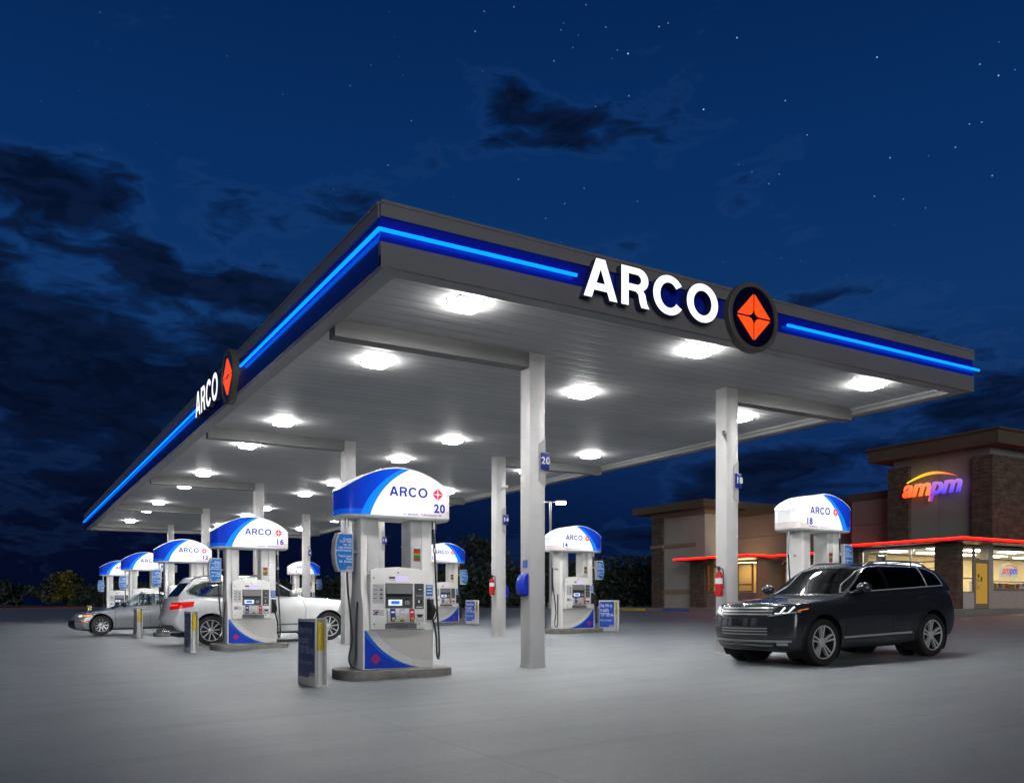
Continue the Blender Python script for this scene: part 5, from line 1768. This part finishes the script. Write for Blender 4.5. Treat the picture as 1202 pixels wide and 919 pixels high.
# things seen through the windows
goods_cols = [M('goods_%s' % n, c, .45, var=.25, vscale=9) for n, c in (('red',(.5,.03,.03)),('blue',(.03,.08,.42)),('yellow',(.6,.42,.03)),('white',(.6,.6,.58)),('green',(.05,.28,.08)),('violet',(.25,.05,.32)))]
def shelf_unit(x0, x1, y0, y1, z0, z1, levels, label, axis, seed, kind='shelf'):
    rr = random.Random(seed)
    T = thing('shelf_unit', label, kind, ((x0+x1)/2, (y0+y1)/2, z0))
    c = Vector(T.location)
    mb = MB()
    for i in range(levels+1):
        z = z0 + (z1-z0)*i/levels
        mb.box(x0-c.x, x1-c.x, y0-c.y, y1-c.y, z-c.z, z-c.z+.03)
    for i in range(levels):
        a, b = z0 + (z1-z0)*i/levels + .032 - c.z, z0 + (z1-z0)*(i+1)/levels - .002 - c.z
        if axis == 'x':
            mb.box(x0-c.x, x0-c.x+.03, y0-c.y, y1-c.y, a, b); mb.box(x1-c.x-.03, x1-c.x, y0-c.y, y1-c.y, a, b)
        else:
            mb.box(x0-c.x, x1-c.x, y0-c.y, y0-c.y+.03, a, b); mb.box(x0-c.x, x1-c.x, y1-c.y-.03, y1-c.y, a, b)
    mb.build('rack', inside_white, T)
    gm_ = MB()
    for i in range(levels):
        zb_ = z0 + (z1-z0)*i/levels + .033
        h = (z1-z0)/levels
        p = (x0 if axis == 'x' else y0) + .04
        e = (x1 if axis == 'x' else y1) - .12
        while p < e:
            w = rr.uniform(.07, .16); hh = h*rr.uniform(.45, .8)
            gm_.mi = rr.randrange(6)
            if axis == 'x': gm_.box(p-c.x, p+w-c.x, y0+.03-c.y, y1-.05-c.y, zb_-c.z, zb_+hh-c.z)
            else: gm_.box(x0+.03-c.x, x1-.05-c.x, p-c.y, p+w-c.y, zb_-c.z, zb_+hh-c.z)
            p += w + .012
    o = gm_.build('goods', goods_cols, T); o['kind'] = 'stuff'
shelf_unit(38.5, 43.0, 23.1, 23.6, FS+.02, 2.15, 3, 'low white shelf of bright packets behind the big right window of the store', 'x', 3)
shelf_unit(35.75, 36.6, 23.2, 23.6, FS+.02, 2.5, 4, 'narrow shelf of goods behind the glass left of the yellow store door', 'x', 5)
shelf_unit(36.7, 37.1, 24.0, 26.8, FS+.02, 2.75, 4, 'tall shelf of goods behind the store window seen over the dark SUV', 'y', 8)
shelf_unit(40.2, 40.6, 33.9, 35.2, FS+.02, 3.0, 5, 'tall goods shelf in the orange framed store entry left of the recess', 'y', 9)
T = thing('drinks_cooler', 'blue lit cooler at the back of the store seen through the glass', 'cooler', (38.4, 27.5, FS+.02))
MB().box(-1.9,1.9,-.3,.3,0,2.3,.02,2).build('cabinet', inside_white, T)
MB().box(-1.8,1.8,-.31,-.3005,.1,1.7).build('lit_front', M('cooler_goods', (.35,.35,.38), .3, emis=(.5,.6,.7), estr=.4, sample=False), T)
MB().box(-1.8,1.8,-.33,-.3005,1.8,2.25).build('lit_header', cooler_light, T)
# hanging window sign with the same mark
T = thing('window_sign', 'small white hanging banner with the rainbow store mark in the right window', 'sign', (40.2, 22.75, 2.62))
MB().prism([(-.75,-.28),(.75,-.28),(.75,.12),(.5,.32),(0,.42),(-.5,.32),(-.75,.12)], 'y', -.01, .01).build('banner', M('banner_white', (.75,.74,.72), .6, emis=(1,.95,.9), estr=.35, sample=False), T)
wm2 = gradient_mat('window_word', [(0,(240,70,40)),(.45,(240,110,70)),(.52,(170,60,170)),(.6,(50,60,220)),(1,(60,60,230))], 0, 39.6, 40.8, .5)
am2 = gradient_mat('window_arc', [(0,(250,215,40)),(1,(250,90,60))], 0, 39.6, 40.8, .5)
ampm(-.065, -.6, .6, -.14, .26, '-y', wm2, am2, T, 'banner_lettering', 0.0)

# pavement round the store, with kerb
mb = MB()
pv = [(33.0,20.4),(80,20.4),(80,60),(35.6,60),(35.6,45.5),(35.0,42.0),(33.6,36.0),(33.0,30.0)]
mb.prism(pv, 'z', .35, FS-.005, .03, 2)
struct(mb.build('pavement', M('pavement', (.24,.23,.22), .8, var=.12, vscale=1.2, grime=.25, bump=.2), None))
def stop(x, y, rot, mat, label):
    T = MB().prism([(-.09,0),(.09,0),(.07,.12),(-.07,.12)], 'y', -.95, .95, .02, 2).build('wheel_stop', mat, None, 50)
    T.location = (x, y, g(x, y)); T.rotation_euler = (0,0,rot)
    tag(T, label, 'wheel stop')
stop(33.0, 41.3, .1, yellow_paint, 'yellow painted concrete wheel stop by the store pavement')
stop(33.1, 37.6, .1, M('stop_blue', (.02,.06,.4), .5, var=.1), 'blue painted concrete wheel stop behind the column marked 18')

# ------------------------------------------------------------------ lamp posts
pole_mat = M('pole_grey', (.40,.41,.42), .45, metal=.3)
street_light = M('street_light', (.9,.9,.9), .4, emis=(1.0,.98,.92), estr=40)
def lamp_post(x, y, h, label, lit=True, box=False):
    T = thing('street_lamp', label, 'street lamp', (x, y, g(x, y)-.1))
    mb = MB(); mb.lathe([(.22,0),(.22,.5),(.13,.55),(.12,.6),(.09,h),(0,h)], 'z', (0,0,0), 16); mb.build('pole', pole_mat, T, 40)
    for s in (-1, 1):
        a = MB(); ca, sa = math.cos(.53), -math.sin(.53)
        a.tube([(0,0,h-.05),(s*ca*.5,s*sa*.5,h+.0)], .05, 8); arm = a.build('arm', pole_mat, T, 50)
        b = MB(); ml = Matrix.Translation((s*ca*.78, s*sa*.78, h)) @ Matrix.Rotation(-.53, 4, 'Z')
        b.box(-.36,.36,-.19,.19,-.02,.10,.04,2,ml); hd = b.build('lamp_head', pole_mat, T, 50)
        c = MB(); c.box(-.34,.34,-.18,.18,-.20,-.021,.05,2,ml); c.build('lens', street_light if lit else lamp_frame, hd)
    if box:
        MB().box(-.35,.35,-.14,.14,3.4,4.0,.02,2).build('box_panel', light_grey, T)
lamp_post(34.4, 52.6, 7.85, 'lit twin headed lamp post above pump 14')
lamp_post(12.0, 74.0, 9.0, 'plain grey pole with a box, standing beyond the far end of the canopy', False, True)

# ------------------------------------------------------------------ planting
def leaf_mat(name, col, var=.5):
    m, t, out = new_mat(name)
    p = t.node('ShaderNodeBsdfPrincipled'); t.nt.links.new(p.outputs[0], out.inputs[0])
    n = t.noise(t.pos(), .9, 3); n2 = t.noise(t.pos(), 7, 2)
    f = t.m('MULTIPLY', t.mr(n, .3, .7, 1-var, 1+var), t.mr(n2, .3, .7, .7, 1.3))
    t.put(p.inputs['Base Color'], t.mix(1.0, col, t.comb(f, f, f), 'MULTIPLY'))
    p.inputs['Roughness'].default_value = .6
    return m
leaf_dark = leaf_mat('leaf_dark', (.018,.032,.022))
leaf_mid = leaf_mat('leaf_mid', (.018,.032,.020))
leaf_yellow_lit = leaf_mat('leaf_yellow_lit', (.11,.09,.010), .4)  # the yellow light on the bush is put into its leaf colour
leaf_olive = leaf_mat('leaf_olive', (.036,.044,.014), .4)
bark = M('bark', (.07,.055,.04), .9, var=.3)
def leaves(mb, c, rx, ry, rz, n, size, rr, flat=.75):
    for _ in range(n):
        u = rr.uniform(-1,1); a = rr.uniform(0, 2*PI); q = math.sqrt(1-u*u); rad = rr.uniform(.45,1.0)**.5
        p = Vector((c[0]+rx*q*math.cos(a)*rad, c[1]+ry*q*math.sin(a)*rad, c[2]+rz*u*rad))
        d1 = Vector((rr.gauss(0,1),rr.gauss(0,1),rr.gauss(0,1))).normalized()
        d2 = d1.cross(Vector((rr.gauss(0,1),rr.gauss(0,1),rr.gauss(0,1)))).normalized()
        s = size*rr.uniform(.6,1.3)
        mb.bm.faces.new([mb.bm.verts.new(p+d1*s), mb.bm.verts.new(p+d2*s*.45), mb.bm.verts.new(p-d1*s), mb.bm.verts.new(p-d2*s*.45)])
def shrub(x, y, z, w, h, label, mats, seed, clumps=16, name='shrub', cat='shrub', trunk=.25, size=.26, group=None):
    rr = random.Random(seed)
    T = thing(name, label, cat, (x, y, z), 0, group)
    mb = MB()
    mb.tube(smooth_path([(0,0,-.3),(.1,.05,h*.25),(-.08,.1,h*.55)], 4), [trunk*.5*(1-.06*i) for i in range(9)], 8)
    ends = []
    for k in range(5):
        a = 2*PI*k/5 + rr.uniform(-.3,.3); e = (math.cos(a)*w*.33, math.sin(a)*w*.33, h*rr.uniform(.5,.8))
        mb.tube([(0,.05,h*.2),(e[0]*.5,e[1]*.5,h*.42),e], [trunk*.25,trunk*.16,trunk*.06], 6)
    mb.build('trunk', bark, T, 60)
    for mi, mat in enumerate(mats):
        mb = MB()
        for k in range(clumps):
            a = rr.uniform(0, 2*PI); q = math.sqrt(rr.uniform(0,1)); zz = rr.uniform(.14, .86)
            lim = math.sin(PI*min(1,.18+zz*.80))**.6
            off = (mi-.5)*w*.16 if len(mats) > 1 else 0
            c = (math.cos(a)*q*w*.40*lim - off*.86, math.sin(a)*q*w*.40*lim + off*.5, zz*h)
            r = h*rr.uniform(.11,.20)
            leaves(mb, c, r*1.25, r*1.25, r, 90, size, rr)
        mb.build('crown', mat, T)
# dense hedge on the bank behind the lot reads as one mass
def hedge():
    rr = random.Random(4)
    mb = MB()
    P = smooth_path([(46.5,51.0,3.5),(40.0,55.5,3.6),(34.0,61.0,3.2),(28.0,66.0,2.6),(22.0,74.0,2.2),(16.5,84.0,2.2),(12.0,96.0,2.4),(9.0,112.0,2.4)], 16)
    for p in P:
        for k in range(3):
            h = p.z*rr.uniform(.75,1.12)
            x, y = p.x + rr.uniform(-1.2,1.2), p.y + rr.uniform(-1.2,1.2)
            for lv in (.25,.55,.85):
                leaves(mb, (x + rr.uniform(-.5,.5), y + rr.uniform(-.5,.5), .85 + h*lv), 1.1, 1.1, h*.22, 55, .20, rr)
    o = mb.build('hedge', leaf_dark, None); o['kind'] = 'stuff'
    o['label'] = 'dark green hedge running along behind the lot and the far pumps'
    o['category'] = 'hedge'
hedge()
for i, (x, y, w, h, lab) in enumerate(((40.5,74.0,7,7.2,'dark rounded tree above the hedge, just left of the column marked 14'), (46.5,72.0,6.5,6.6,'dark tree above the hedge between pumps 10 and 14'), (60.5,66.0,7,6.8,'dark tree above the hedge beside the left end of the store'))):
    shrub(x, y, .8, w, h, lab, [leaf_dark], 30+i, 26, 'tree', 'tree', .5, .24)
shrub(9.6, 157.0, .75, 7.6, 5.9, 'yellow lit bushy tree on the grass verge left of the grey sedan', [leaf_yellow_lit, leaf_olive], 51, 20, 'bushy_tree', 'tree', .4, .34)
shrub(-5.0, 172.0, .8, 10.0, 4.9, 'dark green bush at the far left edge of the lot', [leaf_mid], 52, 24, 'shrub', 'bush', .4, .36)
shrub(2.5, 170.0, .8, 8.0, 4.6, 'dark green bush just left of the yellow lit bushy tree', [leaf_mid], 53, 20, 'shrub', 'bush', .4, .36)
# grass verge and red kerb along the far left edge
mb = MB()
A_ = [(-40.0,165.0),(-5.0,152.0),(14.0,139.0),(30.0,128.0)]
for (a, b) in zip(A_, A_[1:]):
    d_ = Vector((.35,.94,0))
    mb.quad((a[0],a[1],g(*a)+.16),(b[0],b[1],g(*b)+.16),(b[0]+d_.x*16,b[1]+d_.y*16,g(*b)+.55),(a[0]+d_.x*16,a[1]+d_.y*16,g(*a)+.55))
gv = mb.build('grass', leaf_mat('grass_green', (.03,.075,.02), .3), None); gv['kind'] = 'stuff'
mb = MB()
for (a, b) in zip(A_, A_[1:]):
    n = Vector((-.35,-.94,0))*.25
    mb.quad((a[0]+n.x,a[1]+n.y,g(*a)-.05),(b[0]+n.x,b[1]+n.y,g(*b)-.05),(b[0]+n.x,b[1]+n.y,g(*b)+.17),(a[0]+n.x,a[1]+n.y,g(*a)+.17))
    mb.quad((a[0]+n.x,a[1]+n.y,g(*a)+.17),(b[0]+n.x,b[1]+n.y,g(*b)+.17),(b[0],b[1],g(*b)+.165),(a[0],a[1],g(*a)+.165))
struct(mb.build('kerb', M('red_kerb', (.16,.02,.015), .7, var=.2), None))

# put the Empties of the big things at their base
def rebase(T, base):
    T.location = base
    for ch in T.children: ch.location = ch.location - Vector(base)
rebase(canopy, (CXM, (CY0+CY1)/2, g(CXM, (CY0+CY1)/2)))
rebase(store, (38.0, 30.0, FS))

# ------------------------------------------------------------------ sky
def az(px): return 30.645 + math.degrees(math.atan((px-601)/1015.59))
def make_world():
    w = bpy.data.worlds.new('World'); scene.world = w; w.use_nodes = True
    nt = w.node_tree; nt.nodes.clear(); t = NT(nt)
    out = t.node('ShaderNodeOutputWorld'); bg = t.node('ShaderNodeBackground')
    nt.links.new(bg.outputs[0], out.inputs[0])
    v = t.node('ShaderNodeTexCoord').outputs['Generated']
    s = t.sep(v)
    A = t.m('MULTIPLY', t.m('ARCTAN2', s[0], s[1]), 180/PI)       # degrees east of +Y
    E = t.m('MULTIPLY', t.m('ARCSINE', s[2]), 180/PI)
    ramp = t.node('ShaderNodeValToRGB')
    t.put(ramp.inputs[0], t.mr(E, -2, 45, 0, 1))
    el = ramp.color_ramp.elements
    st = [(0,(5,15,46)),(.12,(7,26,66)),(.25,(11,43,91)),(.42,(11,51,103)),(.60,(5,45,97)),(.80,(2,37,85)),(1,(1,30,74))]
    el[0].position = 0; el[0].color = (*lin(st[0][1]), 1); el[1].position = 1; el[1].color = (*lin(st[-1][1]), 1)
    for q, c in st[1:-1]:
        e = el.new(q); e.color = (*lin(c), 1)
    col = ramp.outputs[0]
    nish = t.node('ShaderNodeTexSky', sky_type='NISHITA')
    nish.sun_disc = False; nish.sun_elevation = math.radians(-3); nish.sun_rotation = math.radians(200)
    col = t.mix(.02, col, nish.outputs[0], 'ADD')
    # the left, near the ground, is much darker
    left = t.m('MULTIPLY', t.ss(A, 12, 52, 1, 0), t.ss(E, 3, 19, 1, 0))
    col = t.mix(t.m('MULTIPLY', left, .88), col, lin((4,8,30)))
    # sky darkened behind the camera, out of view, to cut blue reflections and ambient
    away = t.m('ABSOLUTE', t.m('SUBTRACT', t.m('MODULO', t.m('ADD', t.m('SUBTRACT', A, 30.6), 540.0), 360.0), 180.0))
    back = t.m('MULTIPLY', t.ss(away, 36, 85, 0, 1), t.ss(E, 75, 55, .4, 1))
    # clouds
    q = t.comb(t.m('DIVIDE', A, 7.5), t.m('DIVIDE', E, 2.9), 0)
    wob = t.node('ShaderNodeTexNoise'); t.put(wob.inputs['Vector'], q); wob.inputs['Scale'].default_value = 1.1; wob.inputs['Detail'].default_value = 3
    vm = t.node('ShaderNodeVectorMath', operation='SCALE'); nt.links.new(wob.outputs['Color'], vm.inputs[0]); vm.inputs['Scale'].default_value = 1.3
    va = t.node('ShaderNodeVectorMath', operation='ADD'); t.put(va.inputs[0], q); nt.links.new(vm.outputs[0], va.inputs[1])
    n1 = t.noise(va.outputs[0], .95, 8, .58)
    n2 = t.noise(va.outputs[0], 3.2, 5, .6)
    n = t.m('ADD', t.m('MULTIPLY', n1, .78), t.m('MULTIPLY', n2, .22))
    blobs = [  # azimuth, elevation, half widths, tilt, strength
        (2.0,22.6,6.5,2.6,-.16,1.15),(7.8,20.0,3.6,1.8,-.3,1.0),(14.2,23.2,5.0,1.9,.16,1.05),(20.0,24.6,5.0,1.8,.05,1.0),(13.0,19.3,4.2,1.7,-.05,1.1),
        (3.0,14.2,10.0,5.0,-.05,1.35),(12.0,14.0,8.5,3.6,0,1.25),(-2.0,18.5,5.0,2.4,-.1,1.0),(5.5,6.5,12.0,3.2,0,.6),
        (34.2,28.6,5.0,1.9,-.12,1.05),(30.6,30.0,2.4,1.0,-.1,.7),(44.6,24.2,2.4,1.2,.3,.62),(39.6,22.8,1.8,.9,.1,.5),(28.5,24.0,1.6,.7,0,.5),
        (53.0,14.6,9.5,4.0,-.05,.95),(60.0,12.0,6.0,3.0,0,.8),(48.0,8.4,6.0,2.3,.06,1.0),(52.5,9.6,4.0,1.4,.0,.8),(43.0,6.8,4.0,1.6,0,.8),(37.5,4.5,5.0,1.5,0,.7),(33.0,2.5,8.0,2.0,0,.9)]
    tot = None
    for a0, e0, wa, we, tl, k in blobs:
        da = t.m('SUBTRACT', A, a0); de = t.m('SUBTRACT', t.m('SUBTRACT', E, e0), t.m('MULTIPLY', da, tl))
        r2 = t.m('ADD', t.m('POWER', t.m('DIVIDE', t.m('ABSOLUTE', da), wa), 2.0), t.m('POWER', t.m('DIVIDE', t.m('ABSOLUTE', de), we), 2.0))
        gk = t.m('MULTIPLY', t.m('EXPONENT', t.m('MULTIPLY', r2, -.75)), k)
        tot = gk if tot is None else t.m('MAXIMUM', tot, gk)
    dens = t.m('ADD', t.m('MULTIPLY', tot, .62), t.m('SUBTRACT', t.m('MULTIPLY', n, 2.0), 1.0))
    mask = t.ss(dens, .29, .60, 0, 1)
    thin = t.ss(n2, .50, .75, 0, .05)
    mask = t.m('MAXIMUM', mask, t.m('MULTIPLY', thin, t.ss(E, 25, 5, .3, 1)))
    shade = t.mix(t.ss(n2, .35, .65, 0, 1), lin((4,10,28)), lin((11,23,50)))
    shade = t.mix(t.m('MULTIPLY', left, .6), shade, lin((3,6,22)))
    col = t.mix(t.m('MULTIPLY', mask, .90), col, shade)
    # a slightly brighter rim where cloud thins
    rim = t.m('MULTIPLY', t.ss(dens, .20, .30, 0, 1), t.ss(dens, .30, .42, 1, 0))
    col = t.mix(t.m('MULTIPLY', rim, .05), col, lin((60,100,160)))
    # stars
    for sc, rad, keep, br in ((70, .064, .35, .8), (58, .055, .4, 1.0), (34, .034, .6, 1.4)):
        vo = t.node('ShaderNodeTexVoronoi', feature='F1'); t.put(vo.inputs['Vector'], v); vo.inputs['Scale'].default_value = sc
        sp = t.node('ShaderNodeSeparateColor'); nt.links.new(vo.outputs['Color'], sp.inputs[0])
        pick = t.m('GREATER_THAN', sp.outputs[0], keep)
        dot = t.ss(vo.outputs['Distance'], rad*.35, rad, 1, 0)
        amt = t.m('MULTIPLY', t.m('MULTIPLY', dot, pick), t.m('MULTIPLY', sp.outputs[1], br))
        amt = t.m('MULTIPLY', amt, t.m('MULTIPLY', t.ss(E, 18, 32, 0, 1), t.ss(A, 12, 48, .10, 1)))
        amt = t.m('MULTIPLY', amt, t.ss(mask, 0, .5, 1, 0))
        col = t.mix(amt, col, (.75,.85,1.0), 'ADD')
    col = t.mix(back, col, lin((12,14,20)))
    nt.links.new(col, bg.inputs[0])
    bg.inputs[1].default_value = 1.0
make_world()

# soft fill sun added behind the camera to brighten the faces turned this way
sun = bpy.data.lights.new('fill_sun', 'SUN')
sun.energy = 1.25; sun.angle = math.radians(40); sun.color = (.97,.985,1.0)
so = bpy.data.objects.new('fill_sun', sun); COL.objects.link(so)
so.rotation_euler = (math.radians(80), 0, math.radians(-24))

# ------------------------------------------------------------------ camera and render settings
cam = bpy.data.cameras.new('camera')
cam.sensor_width = 36; cam.lens = 1015.59/1202*36
cam.shift_y = (710.18-459.5)/1202
cam.clip_end = 3000; cam.clip_start = .1
co = bpy.data.objects.new('camera', cam); COL.objects.link(co)
co.location = (0, 0, 1.05); co.rotation_euler = (math.radians(90), 0, math.radians(-30.645))
scene.camera = co
scene.view_settings.view_transform = 'Standard'
scene.view_settings.look = 'None'
scene.view_settings.exposure = 0
cy = scene.cycles if hasattr(scene, 'cycles') else None
scene.render.engine = 'CYCLES'
scene.cycles.use_denoising = True
scene.cycles.max_bounces = 8
scene.cycles.diffuse_bounces = 4
scene.cycles.glossy_bounces = 4
scene.cycles.transparent_max_bounces = 12
scene.cycles.sample_clamp_indirect = 4
scene.cycles.caustics_reflective = False
scene.cycles.caustics_refractive = False
